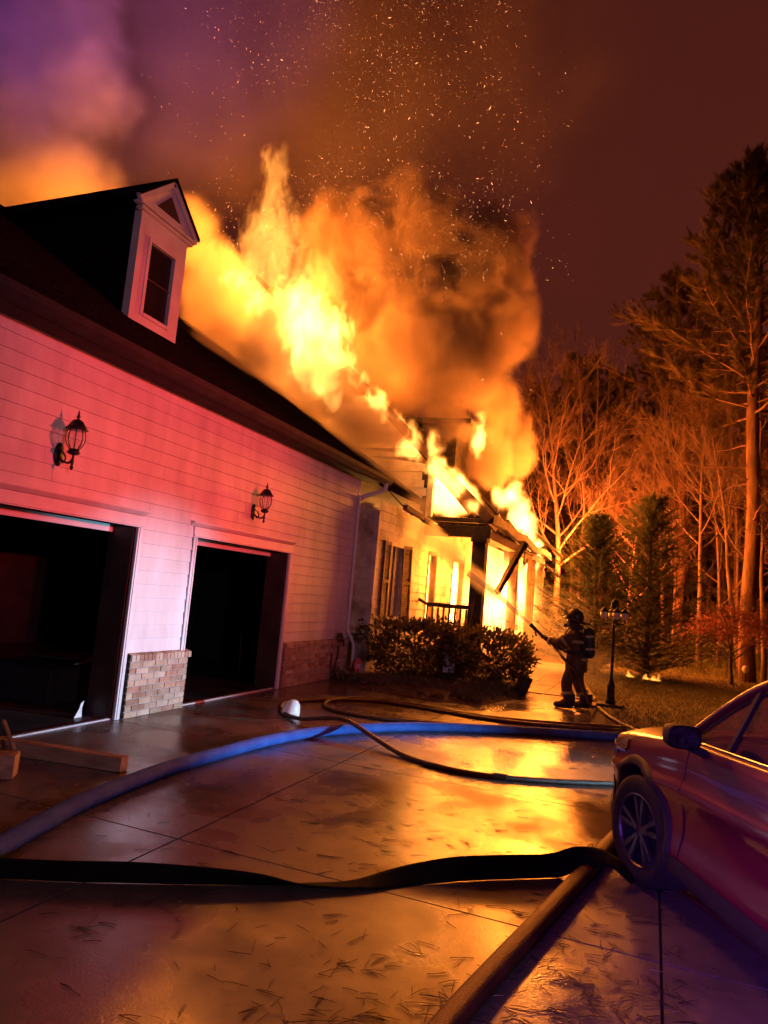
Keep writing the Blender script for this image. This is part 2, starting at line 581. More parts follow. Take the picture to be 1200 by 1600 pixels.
# planting bed in front of the shuttered wall
bp_ = [onz(*p) for p in ((500, 1058), (540, 1068), (600, 1084), (680, 1097), (750, 1102), (800, 1094), (826, 1080))]
bp_ += [Vector((-2.45, 15.1, 0)), Vector((-3.2, 15.2, 0)), Vector((-4.9, 15.2, 0)), Vector((-4.98, 12.4, 0))]
c0 = sum(bp_, Vector()) / len(bp_)
bd = MB()
rings = [(1.0, 0.004), (0.93, 0.05), (0.7, 0.10), (0.35, 0.13)]
nb = len(bp_)
vs = []
for k, z in rings:
    vs += [c0 + (p - c0) * k + Vector((0, 0, z + (0.02 * rng.uniform(-1, 1) if k < 1 else 0))) for p in bp_]
fs = []
for i in range(len(rings) - 1):
    for j in range(nb):
        fs.append((i * nb + j, i * nb + (j + 1) % nb, (i + 1) * nb + (j + 1) % nb, (i + 1) * nb + j))
fs.append(tuple((len(rings) - 1) * nb + j for j in range(nb)))
bd.add(vs, fs)
tag(bd.build('planting_bed', 'mulch', smooth=True), kind='structure')


#@@HOUSE
# ------------------------------------------------------------------ house
house = thing('house', 'white sided house with open garage bays, its main wing and roof burning', 'house',
              (-5.35, 8.0, 0), world=True)
GX, YA, YB = -5.35, 1.0, 12.12
rng = random.Random(11)

# unit siding board: length 1 along +Y, faces +X, lapped profile
ub = MB()
ub.prism([(0, 0, 0.004), (0.020, 0, 0.0), (0.022, 0, 0.004), (0.008, 0, 0.1888), (0, 0, 0.1888)], (0, 1, 0))
BOARD = {k: ub.mesh('siding_board', k) for k in ('siding', 'scorched')}


def boards(parent, x, y0, y1, z0, z1, holes=(), face='x', m='siding', pitch=0.19, joint=3.2, cut=None, warp=0.0):
    n = int(round((z1 - z0) / pitch))
    for i in range(n):
        z = z0 + i * pitch
        iv = [(y0, y1)]
        if cut:
            a, b = cut(z + pitch * 0.5)
            iv = [(max(y0, a), min(y1, b))] if b - a > 0.08 else []
        for (ha, hb, hz0, hz1) in holes:
            if z + pitch > hz0 + 0.03 and z < hz1 - 0.03:
                nv = []
                for a, b in iv:
                    if hb <= a or ha >= b:
                        nv.append((a, b))
                    else:
                        if ha - a > 0.03:
                            nv.append((a, ha))
                        if b - hb > 0.03:
                            nv.append((hb, b))
                iv = nv
        for a, b in iv:
            cuts = [a]
            c = a + joint * rng.uniform(0.25, 1.0)
            while c < b - 0.5:
                cuts.append(c)
                c += joint * rng.uniform(0.9, 1.1)
            cuts.append(b)
            for s, e in zip(cuts, cuts[1:]):
                o = link('siding_board', BOARD[m], parent)
                g_ = 0.0015 if e - s > 0.3 else 0
                if face == 'x':
                    o.location = (x + rng.uniform(0, 0.0015), s + g_, z)
                    o.rotation_euler = (0, 0, rng.uniform(-warp, warp))
                else:
                    o.location = (s + g_, x, z)
                    o.rotation_euler = (rng.uniform(-warp, warp) * 0.6, rng.uniform(-warp, warp), -math.pi / 2 + rng.uniform(-warp, warp))
                o.scale = (1, e - s - 2 * g_, pitch / 0.19)


D1, D2, DH = (3.70, 6.14), (7.22, 9.60), 2.08
gw = MB()
for a, b, z0, z1 in ((YA, D1[0], 0, 3.8), (D1[1], D2[0], 0, 3.8), (D2[1], YB, 0, 3.8), (D1[0], D1[1], DH, 3.8), (D2[0], D2[1], DH, 3.8)):
    gw.box((-5.50, a, z0), (GX, b, z1))
gwall = gw.build('garage_wall', 'sheath', house)
boards(gwall, GX + 0.002, YA, YB - 0.07, 0.70, 3.74, [(3.60, 6.225, 0, 2.2), (7.135, 9.70, 0, 2.2)], pitch=0.152)
cb = MB()
cb.box((GX - 0.15, YB - 0.07, 0.70), (GX + 0.028, YB + 0.012, 3.76))
cb.build('corner_board', 'trim', house, bevel=0.003)
fz = MB()
fz.box((GX + 0.003, YA, 3.70), (GX + 0.032, YB - 0.072, 3.80))
fz.build('frieze_board', 'trim', house)

# brick wainscot, pieces laid one by one
BR = []
for k in ('brick_a', 'brick_a', 'brick_b', 'brick_c'):
    b_ = MB()
    b_.box((0, 0.004, 0.004), (0.062, 0.203, 0.0615))
    BR.append(b_.mesh('brick', k))
BH = []
for k in ('brick_a', 'brick_a', 'brick_b', 'brick_c'):
    b_ = MB()
    b_.box((0, 0.004, 0.004), (0.062, 0.098, 0.0615))
    BH.append(b_.mesh('brick', k))
BS = []
for k in ('brick_a', 'brick_b', 'brick_c'):
    b_ = MB()
    b_.prism([(0, 0.004, 0.0), (0.078, 0.004, 0.0), (0.078, 0.004, 0.068), (0, 0.004, 0.088)], (0, 0.058, 0))
    BS.append(b_.mesh('brick', k))
for a, b in ((6.245, 7.265), (9.70, 12.125)):
    wb = MB()
    wb.box((GX + 0.002, a + 0.004, 0), (GX + 0.052, b - 0.004, 0.685))
    if b < 8:
        wb.box((GX - 0.15, a - 0.0, 0), (GX + 0.002, a + 0.02, 0.69))
    wc = wb.build('brick_wainscot', 'mortar', house)
    for c in range(9):
        y = a - (0.105 if c % 2 else 0)
        while y < b - 0.04:
            s, e = max(y, a), min(y + 0.207, b)
            if e - s > 0.03:
                o = link('brick', rng.choice(BR if e - s > 0.15 else BH), wc)
                o.location = (GX + rng.uniform(-0.001, 0.005), s, c * 0.0675)
                o.scale = (1, (e - s) / (0.207 if e - s > 0.15 else 0.102), 1)
            y += 0.21
    y = a
    while y < b - 0.03:
        o = link('brick', rng.choice(BS), wc)
        o.location = (GX + rng.uniform(0, 0.004), y, 0.612)
        y += 0.066

# garage door frames
for (a, b), lab in ((D1, 0), (D2, 1)):
    h = MB()
    h.box((GX - 0.10, a - 0.085, DH), (GX + 0.040, b + 0.085, DH + 0.13))
    h.box((GX + 0.040, a - 0.085, DH + 0.012), (GX + 0.052, b + 0.085, DH + 0.035))
    hd = h.build('door_frame', 'trim', house, bevel=0.004)
    cm = MB()
    cm.prism([(GX + 0.02, a - 0.16, DH + 0.135), (GX + 0.085, a - 0.16, DH + 0.175), (GX + 0.085, a - 0.16, DH + 0.19),
              (GX + 0.02, a - 0.16, DH + 0.20)], (0, b - a + 0.26, 0))
    cm.build('head_moulding', 'trim', hd)
    for ys, sg in ((a, -1), (b, 1)):
        j = MB()
        j.box((GX - 0.02, min(ys, ys + sg * 0.075), 0), (GX + 0.036, max(ys, ys + sg * 0.075), DH - 0.002))
        j.box((GX + 0.036, min(ys + sg * 0.02, ys + sg * 0.035), 0.0), (GX + 0.046, max(ys + sg * 0.02, ys + sg * 0.035), DH - 0.002))
        j.build('door_casing', 'trim', hd, bevel=0.003)
        k = MB()
        k.box((GX - 0.36, min(ys - sg * 0.012, ys + sg * 0.06), 0), (GX - 0.022, max(ys - sg * 0.012, ys + sg * 0.06), DH - 0.004))
        k.build('door_jamb', 'darkwood_shade', hd)
    t_ = MB()
    t_.box((GX - 0.06, a, -0.01), (GX - 0.02, b, 0.012))
    t_.build('threshold', 'pole', hd)
    dl = MB()
    dl.box((GX - 0.34, a + 0.02, DH - 0.07), (GX - 0.30, b - 0.02, DH + 0.02))
    dl.build('raised_door_edge', 'trim', hd)

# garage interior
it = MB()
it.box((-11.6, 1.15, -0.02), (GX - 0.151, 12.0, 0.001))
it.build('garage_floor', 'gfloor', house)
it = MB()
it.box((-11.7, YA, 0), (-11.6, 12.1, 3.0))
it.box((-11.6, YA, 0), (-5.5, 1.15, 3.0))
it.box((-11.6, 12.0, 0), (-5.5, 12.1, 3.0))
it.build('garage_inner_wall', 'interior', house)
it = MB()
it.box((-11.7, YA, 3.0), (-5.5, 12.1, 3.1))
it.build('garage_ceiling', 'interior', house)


# roofs with stepped shingle courses
def roof_slab(name, x_e, z_e, x_r, slope, y0, y1, mat_='shingle', course=0.14, thick=0.14, parent=house, side=1, holes=None):
    """one slope, eave at x_e, ridge at x_r; shingle courses are steps of the top face"""
    b = MB()
    run = abs(x_r - x_e)
    n = int(run / course)
    dirx = 1 if x_r > x_e else -1
    prof = []
    for i in range(n):
        xa, xb = x_e + dirx * run * i / n, x_e + dirx * run * (i + 1) / n
        za, zb = z_e + slope * run * i / n, z_e + slope * run * (i + 1) / n
        prof += [(xa, za + 0.014), (xb, zb)]
    bot = [(x_r, z_e + slope * run - thick), (x_e, z_e - thick)]
    b.prism([(x, y0, z) for x, z in prof + bot], (0, y1 - y0, 0))
    return b.build(name, mat_, parent)


SL = 0.68
RX = -9.95
roof_slab('garage_roof', -4.93, 3.80, RX, SL, 0.7, 12.42)
roof_slab('garage_roof', -14.97, 3.80, RX - 0.002, SL, 0.7, 12.42)
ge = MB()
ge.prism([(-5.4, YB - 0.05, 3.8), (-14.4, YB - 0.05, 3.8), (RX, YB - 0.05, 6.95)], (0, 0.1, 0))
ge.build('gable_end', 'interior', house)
gt = MB()   # soffit, fascia and K gutter
gt.box((GX + 0.034, 0.7, 3.70), (-4.94, 12.40, 3.715))
gt.build('soffit', 'gutter', house)
gt = MB()
gt.prism([(-4.92, 0.7, 3.66), (-4.84, 0.7, 3.66), (-4.79, 0.7, 3.72), (-4.79, 0.7, 3.79), (-4.805, 0.7, 3.79),
          (-4.805, 0.7, 3.73), (-4.85, 0.7, 3.68), (-4.905, 0.7, 3.68), (-4.905, 0.7, 3.79), (-4.92, 0.7, 3.79)], (0, 11.74, 0))
gt.build('gutter', 'gutter', house)
# bargeboard on the far rake of the garage roof
bb = MB()
bb.beam((-4.9, 12.45, 3.70), (RX, 12.45, 3.70 + 5.05 * SL), 0.03, 0.17)
bb.build('bargeboard', 'burnt', house)

# downspout: outlet, two elbows, straight run, kick-out at the foot
dp = smooth_path([(-4.85, 12.22, 3.68), (-4.86, 12.21, 3.56), (-4.98, 12.17, 3.48), (-5.16, 12.12, 3.42), (-5.27, 12.08, 3.36),
                  (-5.30, 12.06, 3.24), (-5.30, 12.06, 2.0), (-5.30, 12.06, 0.92), (-5.29, 12.06, 0.84), (-5.20, 12.10, 0.66), (-5.17, 12.11, 0.55), (-5.17, 12.11, 0.16)], 4)
d_ = MB()
d_.tube(dp, 0.042, 12, flat=(1.0, 0.8))
dsp = d_.build('downspout', 'trim', house, smooth=True)
for z in (1.1, 2.4, 3.15):
    s_ = MB()
    s_.box((-5.348, 12.0, z), (-5.252, 12.115, z + 0.025))
    s_.build('strap', 'trim', dsp)

# ---------------- dormer on the garage roof
DX, DY0, DY1, DZ0, DZ1 = -6.42, 6.72, 7.67, 4.74, 6.36
dm = MB()
win = (6.90, 7.49, 4.93, 6.01)
for a, b, z0, z1 in ((DY0, win[0], DZ0, DZ1), (win[1], DY1, DZ0, DZ1), (win[0], win[1], DZ0, win[2]), (win[0], win[1], win[3], DZ1)):
    dm.box((DX - 0.12, a, z0), (DX, b, z1))
dorm = dm.build('dormer', 'trim', house)
cmid = (DY0 + DY1) / 2
pd = MB()
pd.prism([(DX - 0.1, DY0 - 0.10, DZ1 + 0.02), (DX - 0.1, DY1 + 0.10, DZ1 + 0.02), (DX - 0.1, cmid, DZ1 + 0.52)], (0.12, 0, 0))
pd.build('pediment', 'trim', dorm)
pl = MB()
pl.prism([(DX + 0.022, cmid - 0.24, DZ1 + 0.12), (DX + 0.022, cmid + 0.24, DZ1 + 0.12), (DX + 0.022, cmid, DZ1 + 0.38)], (0.012, 0, 0))
pl.build('pediment_panel', 'darkwood_shade', dorm)
cn = MB()
cn.box((DX - 0.05, DY0 - 0.11, DZ1 - 0.02), (DX + 0.075, DY1 + 0.11, DZ1 + 0.018))
cn.box((DX - 0.05, DY0 - 0.06, DZ1 - 0.075), (DX + 0.05, DY1 + 0.06, DZ1 - 0.032))
cn.build('cornice', 'trim', dorm, bevel=0.004)
for sg in (-1, 1):
    rk = MB()
    y_e = DY0 - 0.13 if sg < 0 else DY1 + 0.13
    rk.beam((DX + 0.04, y_e, DZ1 + 0.03), (DX + 0.04, cmid, DZ1 + 0.57), 0.09, 0.055, up=(1, 0, 0))
    rk.build('raking_cornice', 'trim', dorm)
    dr_ = MB()
    x_in = -9.75
    p0, p1 = (DX + 0.09, y_e + sg * 0.02, DZ1 + 0.045), (DX + 0.09, cmid, DZ1 + 0.61)
    dr_.prism([p0, p1, (p1[0], p1[1], p1[2] + 0.045), (p0[0], p0[1], p0[2] + 0.045)], (x_in - p0[0], 0, 0))
    dr_.build('dormer_roof', 'shingle', dorm)
    ck = MB()
    yy = DY0 if sg < 0 else DY1 - 0.08
    ck.prism([(DX - 0.121, yy, DZ0), (DX - 0.121, yy, DZ1), (-8.85, yy, DZ1)], (0, 0.08, 0))
    ck.build('cheek_wall', 'shingle', dorm)
wf = MB()
a, b, z0, z1 = win
for lo, hi in (((DX - 0.06, a, z0), (DX + 0.022, a + 0.05, z1)), ((DX - 0.06, b - 0.05, z0), (DX + 0.022, b, z1)),
               ((DX - 0.06, a + 0.05, z1 - 0.05), (DX + 0.022, b - 0.05, z1)), ((DX - 0.06, a + 0.05, z0), (DX + 0.03, b - 0.05, z0 + 0.05))):
    wf.box(lo, hi)
wf.build('window_frame', 'trim', dorm, bevel=0.003)
pn = MB()
pn.box((DX - 0.05, a + 0.05, z0 + 0.05), (DX - 0.04, b - 0.05, z1 - 0.05))
pn.build('window_pane', 'glass_dark', dorm)
mu = MB()
mu.box((DX - 0.035, a + 0.05, (z0 + z1) / 2 - 0.012), (DX - 0.02, b - 0.05, (z0 + z1) / 2 + 0.012))
mu.build('glazing_bar', 'darkwood_shade', dorm)

# ---------------- main wing: shuttered wall facing the drive
MX, MY0, MY1 = -5.0, 12.36, 24.4
holes = [(13.16, 13.94, 1.10, 2.58), (15.72, 16.34, 0.75, 2.62), (17.86, 19.0, 0.75, 2.62), (20.2, 21.2, 0.45, 2.55), (22.3, 23.4, 0.75, 2.62)]
mw = MB()
yc = MY0
for ha, hb, hz0, hz1 in holes:
    mw.box((MX - 0.15, yc, 0), (MX, ha, 3.15))
    mw.box((MX - 0.15, ha, 0), (MX, hb, hz0))
    mw.box((MX - 0.15, ha, hz1), (MX, hb, 3.15))
    yc = hb
mw.box((MX - 0.15, yc, 0), (MX, MY1, 3.15))
mwall = mw.build('main_wall', 'scorched', house)
boards(mwall, MX + 0.002, MY0 + 0.06, MY1, 0.72, 3.38, [(a - 0.05, b + 0.05, c - 0.05, d + 0.05) for a, b, c, d in holes], m='scorched', joint=3.6)
cb = MB()
cb.box((MX - 0.05, MY0 - 0.014, 0.7), (MX + 0.027, MY0 + 0.06, 3.16))
cb.build('corner_board', 'scorched', house)
rt = MB()
rt.box((GX - 0.1, MY0, 0), (MX - 0.152, MY0 + 0.12, 3.3))
rw = rt.build('return_wall', 'scorched', house)
boards(rw, MY0 - 0.002, GX - 0.05, MX - 0.05, 0.72, 3.19, face='y', m='scorched')
for i, (ha, hb, z0, z1) in enumerate(holes):
    wf = MB()
    for lo, hi in (((MX - 0.1, ha - 0.05, z0 - 0.05), (MX + 0.03, ha + 0.02, z1 + 0.05)), ((MX - 0.1, hb - 0.02, z0 - 0.05), (MX + 0.03, hb + 0.05, z1 + 0.05)),
                   ((MX - 0.1, ha + 0.02, z1 - 0.02), (MX + 0.03, hb - 0.02, z1 + 0.05)), ((MX - 0.1, ha + 0.02, z0 - 0.05), (MX + 0.045, hb - 0.02, z0 + 0.02))):
        wf.box(lo, hi)
    f_ = wf.build('window_frame', 'scorched' if i == 0 else 'burnt', mwall)
    if i == 0:
        pn = MB()
        pn.box((MX - 0.07, ha + 0.02, z0 + 0.02), (MX - 0.06, hb - 0.02, z1 - 0.02))
        pn.build('window_pane', 'scorched', mwall, label='boarded pale window between the shutters')
        mu = MB()
        mu.box((MX - 0.058, (ha + hb) / 2 - 0.02, z0 + 0.02), (MX - 0.03, (ha + hb) / 2 + 0.02, z1 - 0.02))
        mu.build('glazing_bar', 'burnt', mwall)
for a, b, ti in ((12.74, 13.10, 0.0), (14.02, 14.42, 0.05)):
    sh = MB()
    z0, z1 = 1.05, 2.62
    for lo, hi in (((0, 0, z0), (0.03, 0.05, z1)), ((0, b - a - 0.05, z0), (0.03, b - a, z1)), ((0, 0.05, z0), (0.03, b - a - 0.05, z0 + 0.06)),
                   ((0, 0.05, z1 - 0.06), (0.03, b - a - 0.05, z1)), ((0, 0.05, 1.8), (0.03, b - a - 0.05, 1.86)), ((0, 0.05, z0 + 0.06), (0.006, b - a - 0.05, z1 - 0.06))):
        sh.box(lo, hi)
    o = sh.build('shutter', 'burnt', house)
    o.location = (MX + 0.026, a, 0)
    o.rotation_euler = (ti, 0, -ti * 3)
    k = 0
    sl = MB()
    sl.box((0, 0, 0), (0.014, b - a - 0.1, 0.022), Matrix.Rotation(-0.5, 4, 'Y'))
    slm = sl.mesh('slat', 'burnt')
    while k < 40:
        z = 1.12 + k * 0.036
        if z > 2.54:
            break
        if not 1.78 < z < 1.88:
            s = link('slat', slm, o)
            s.location = (0.010, 0.05, z)
        k += 1

# connecting roof between garage and gable, eave lower and broken
roof_slab('link_roof', -4.98, 3.76, RX, SL, 12.43, 15.02)
eg = MB()
eg.beam((-4.50, 12.45, 3.26), (-4.50, 13.55, 3.20), 0.09, 0.10, segs=4, jit=0.1, rng=rng)
eg.build('gutter', 'burnt', house, label='scorched broken gutter over the shuttered wall')
eg = MB()
eg.beam((-4.50, 13.6, 3.18), (-4.46, 15.2, 3.05), 0.09, 0.09, segs=5, jit=0.15, rng=rng)
eg.build('gutter', 'char', house)
cbw = MB()
cbw.tube(smooth_path([ony(588, 744, 12.5), ony(600, 758, 12.6), ony(614, 774, 12.7), ony(644, 806, 12.9)], 4), 0.012, 5)
cbw.build('hanging_cable', 'char', house)

# gable wall facing the camera, burnt through at the top
GY = 15.3
RZ0, RSL, RX0 = 3.50, 0.94, -3.55


def rake_x(z):
    return RX0 - (z - RZ0) / RSL


gm = MB()
gm.prism([(-8.6, GY + 0.03, 3.3), (-4.99, GY + 0.03, 3.3), (-4.99, GY + 0.03, 4.75), (-6.35, GY + 0.03, 6.05), (-7.0, GY + 0.03, 5.6), (-7.5, GY + 0.03, 4.9), (-8.0, GY + 0.03, 5.1)], (0, 0.08, 0))
gmw = gm.build('gable_wall', 'char', house)
boards(gmw, GY + 0.02, -8.6, -5.0, 3.35, 6.35, face='y', m='scorched', joint=9, warp=0.012,
       cut=lambda z: (-8.5 + max(0, z - 5.0) * 0.9 + 0.2 * rng.random(), min(-5.02 - 0.16 * rng.random(), rake_x(z) - 0.05 - 0.10 * rng.random())))
ps = MB()
ps.box((-5.02, GY - 0.02, 3.42), (-4.88, GY + 0.10, 4.78))
ps.build('gable_post', 'scorched', house)

# main roof: rake boards, rafters, sheathing and shingles
rb = MB()
rb.beam((-3.42, GY - 0.28, 3.40), (rake_x(9.3), GY - 0.28, 9.3), 0.04, 0.20, segs=14, jit=0.08, rng=rng)
rb.build('rake_board', 'burnt', house)
rb = MB()
rb.beam((-3.8, GY + 0.05, 3.55), (rake_x(7.4) - 0.32, GY + 0.05, 7.4), 0.05, 0.18, segs=12, jit=0.12, rng=rng)
rb.build('rafter', 'burnt', house)
rb = MB()
rb.beam((-3.95, GY + 0.02, 3.60), (-4.85, GY + 0.02, 4.62), 0.06, 0.16, segs=4, jit=0.1, rng=rng)
rb.build('rafter', 'burnt', house)
for yy in (16.3, 17.4, 18.5, 19.6, 20.7, 21.8, 22.9):
    rb = MB()
    rb.beam((-3.5, yy, 3.32), (rake_x(8.6), yy, 8.45), 0.05, 0.15, segs=10, jit=0.15, rng=rng)
    rb.build('rafter', 'char', house)
roof_slab('main_roof', -4.55, 4.42, -10.2, RSL, GY - 0.26, 19.2)
roof_slab('main_roof', -3.9, 3.80, -10.2, RSL, 19.2, 22.2)
roof_slab('main_roof', -4.6, 4.45, -10.2, RSL, 22.21, 24.6)
rs = MB()
rs.prism([(-10.2, GY + 0.3, 9.6), (-14.5, GY + 0.3, 5.6), (-14.5, 24.5, 5.6), (-10.2, 24.5, 9.6)], (0, 0, 0.1))
rs.build('main_roof', 'char', house)
eb = MB()   # sagging burnt eave along the porch
pts = [(-3.42, GY - 0.2, 3.42), (-3.42, 16.6, 3.46), (-3.40, 18.0, 3.34), (-3.42, 19.6, 3.42), (-3.40, 21.4, 3.26), (-3.45, 23.2, 3.38), (-3.4, 24.4, 3.30)]
for p, q in zip(pts, pts[1:]):
    eb.beam(p, q, 0.14, 0.20, segs=4, jit=0.18, rng=rng)
eb.build('porch_eave', 'char', house)

# small dormer on the main roof, charred
md = MB()
md.prism([(-4.95, 17.2, 4.75), (-4.95, 17.2, 6.10), (-6.35, 17.2, 6.10)], (0, 1.5, 0))
mdo = md.build('roof_dormer', 'char', house)
mr_ = MB()
mr_.beam((-4.55, 17.95, 6.18), (-6.6, 17.95, 6.24), 1.9, 0.12)
mr_.build('dormer_roof', 'char', mdo)
for i in range(6):
    b_ = MB()
    z = 4.95 + i * 0.19
    b_.prism([(-4.96, 17.17, z), (max(-6.3, -4.95 - (z - 4.75) / 0.96), 17.17, z), (max(-6.3, -4.95 - (z - 4.75) / 0.96), 17.195, z + 0.185), (-4.96, 17.195, z + 0.185)], (0, 0.004, 0))
    b_.build('siding_board', 'char', mdo)

# ---------------- porch
pf = MB()
pf.box((-4.995, GY - 0.1, 0), (-3.4, 24.4, 0.45))
pf.build('porch_floor', 'burnt', house)
hb = MB()
hb.box((-4.97, GY - 0.12, 3.00), (-3.42, GY + 0.06, 3.26))
hb.build('porch_header', 'char', house, bevel=0.01)
hb = MB()
hb.box((-4.97, GY - 0.10, 3.335), (-3.46, GY + 0.04, 3.44))
hb.build('porch_header', 'char', house, bevel=0.01)
hb = MB()
hb.box((-3.78, GY + 0.065, 3.02), (-3.52, 24.3, 3.22))
hb.build('porch_beam', 'char', house)


def column(x, y, w_, z0, z1, m_):
    c = MB()
    c.box((x - w_ / 2, y - w_ / 2, z0 + 0.12), (x + w_ / 2, y + w_ / 2, z1 - 0.10))
    o = c.build('porch_column', m_, house, bevel=0.012)
    for a, b in ((z0, z0 + 0.118), (z1 - 0.098, z1)):
        c = MB()
        c.box((x - w_ / 2 - 0.03, y - w_ / 2 - 0.03, a), (x + w_ / 2 + 0.03, y + w_ / 2 + 0.03, b))
        c.build('column_cap' if a > 1 else 'column_base', m_, o, bevel=0.008)


column(-3.66, GY - 0.03, 0.30, 0.45, 2.998, 'char')
column(-3.66, 19.4, 0.24, 0.45, 3.018, 'burnt')
column(-3.66, 22.4, 0.24, 0.45, 3.018, 'burnt')
column(-3.66, 24.2, 0.24, 0.45, 3.018, 'burnt')
fb = MB()
fb.beam(ony(820, 848, 17.6), ony(777, 926, 16.6), 0.10, 0.14, segs=6, jit=0.12, rng=rng)
fb.build('fallen_beam', 'char', house)
for a, b in (((808, 850), (806, 985)), ((828, 870), (826, 975))):
    fb = MB()
    fb.beam(ony(*a, 20.5), ony(*b, 20.5), 0.09, 0.09, segs=5, jit=0.15, rng=rng)
    fb.build('burnt_stud', 'burnt', house)
for k in range(13):
    yy = rng.uniform(18.0, 24.2)
    p = Vector((-3.45 + rng.uniform(-0.5, 0.25), yy, rng.uniform(2.6, 4.0)))
    d = Vector((rng.gauss(0.1, 0.35), rng.gauss(0, 0.5), rng.gauss(-0.3, 0.7))).normalized()
    fb = MB()
    fb.beam(p, p + d * rng.uniform(0.5, 1.3), rng.uniform(0.04, 0.10), rng.uniform(0.04, 0.12), segs=4, jit=0.25, rng=rng)
    fb.build('charred_board', 'char', house)
rl = MB()
q = [ony(638, 926, GY - 0.1), ony(668, 944, GY - 0.1), ony(738, 950, GY - 0.1)]
rl.beam(q[0], q[1], 0.07, 0.06, segs=3, jit=0.2, rng=rng)
rl.beam(q[1], q[2], 0.08, 0.09, segs=5, jit=0.15, rng=rng)
rail = rl.build('porch_railing', 'char', house)
for i in range(9):
    t = i / 8
    p = q[1].lerp(q[2], t)
    bl = MB()
    bl.box((p.x - 0.02, p.y - 0.02, 0.45), (p.x + 0.02, p.y + 0.02, p.z - 0.05))
    bl.build('baluster', 'burnt', rail)
bk = MB()
bk.box((-9.2, GY + 0.2, 0), (-9.1, 24.4, 3.3))
bk.box((-9.1, 24.3, 0), (-5.15, 24.4, 3.3))
bk.box((-9.1, GY + 0.2, -0.03), (-5.15, 24.3, 0.4))
bk.build('inner_wall', 'char', house)


#@@FIRE
# ------------------------------------------------------------------ fire and smoke (volume grids filled from noise fields)
def flame_mat(name, k, lowc=(1.0, 0.25, 0.025), highc=(1.0, 0.42, 0.08)):
    M = bpy.data.materials.new(name)
    M.use_nodes = True
    t = M.node_tree
    t.nodes.clear()
    N, L = t.nodes, t.links
    out = N.new('ShaderNodeOutputMaterial')
    e = N.new('ShaderNodeEmission')
    vi = N.new('ShaderNodeVolumeInfo')
    mu = N.new('ShaderNodeMath')
    mu.operation = 'MULTIPLY'
    mu.inputs[1].default_value = k
    r = N.new('ShaderNodeValToRGB')
    r.color_ramp.elements[0].color = (*lowc, 1)
    r.color_ramp.elements[1].color = (*highc, 1)
    L.new(vi.outputs['Density'], mu.inputs[0])
    L.new(vi.outputs['Density'], r.inputs['Fac'])
    L.new(mu.outputs[0], e.inputs['Strength'])
    L.new(r.outputs['Color'], e.inputs['Color'])
    L.new(e.outputs[0], out.inputs['Volume'])
    M.cycles.volume_step_rate = 0.5
    return M


def smoke_mat(name, dens, col=(0.55, 0.50, 0.47), aniso=0.0):
    M = bpy.data.materials.new(name)
    M.use_nodes = True
    t = M.node_tree
    t.nodes.clear()
    N, L = t.nodes, t.links
    out = N.new('ShaderNodeOutputMaterial')
    p = N.new('ShaderNodeVolumePrincipled')
    p.inputs['Color'].default_value = (*col, 1)
    p.inputs['Density'].default_value = dens
    p.inputs['Anisotropy'].default_value = aniso
    L.new(p.outputs[0], out.inputs['Volume'])
    return M


def PB(px_, py_, Y, rx, ry, rdep=None, amp=1.0):
    """blob seen at a pixel in the plane y = Y; radii given in pixels, depth radius in metres"""
    c = ony(px_, py_, Y)
    k = (c - CO).dot(_f) / F_PX
    return (c.x, c.y, c.z, rx * k, rdep if rdep else min(rx, ry) * k, ry * k, amp)


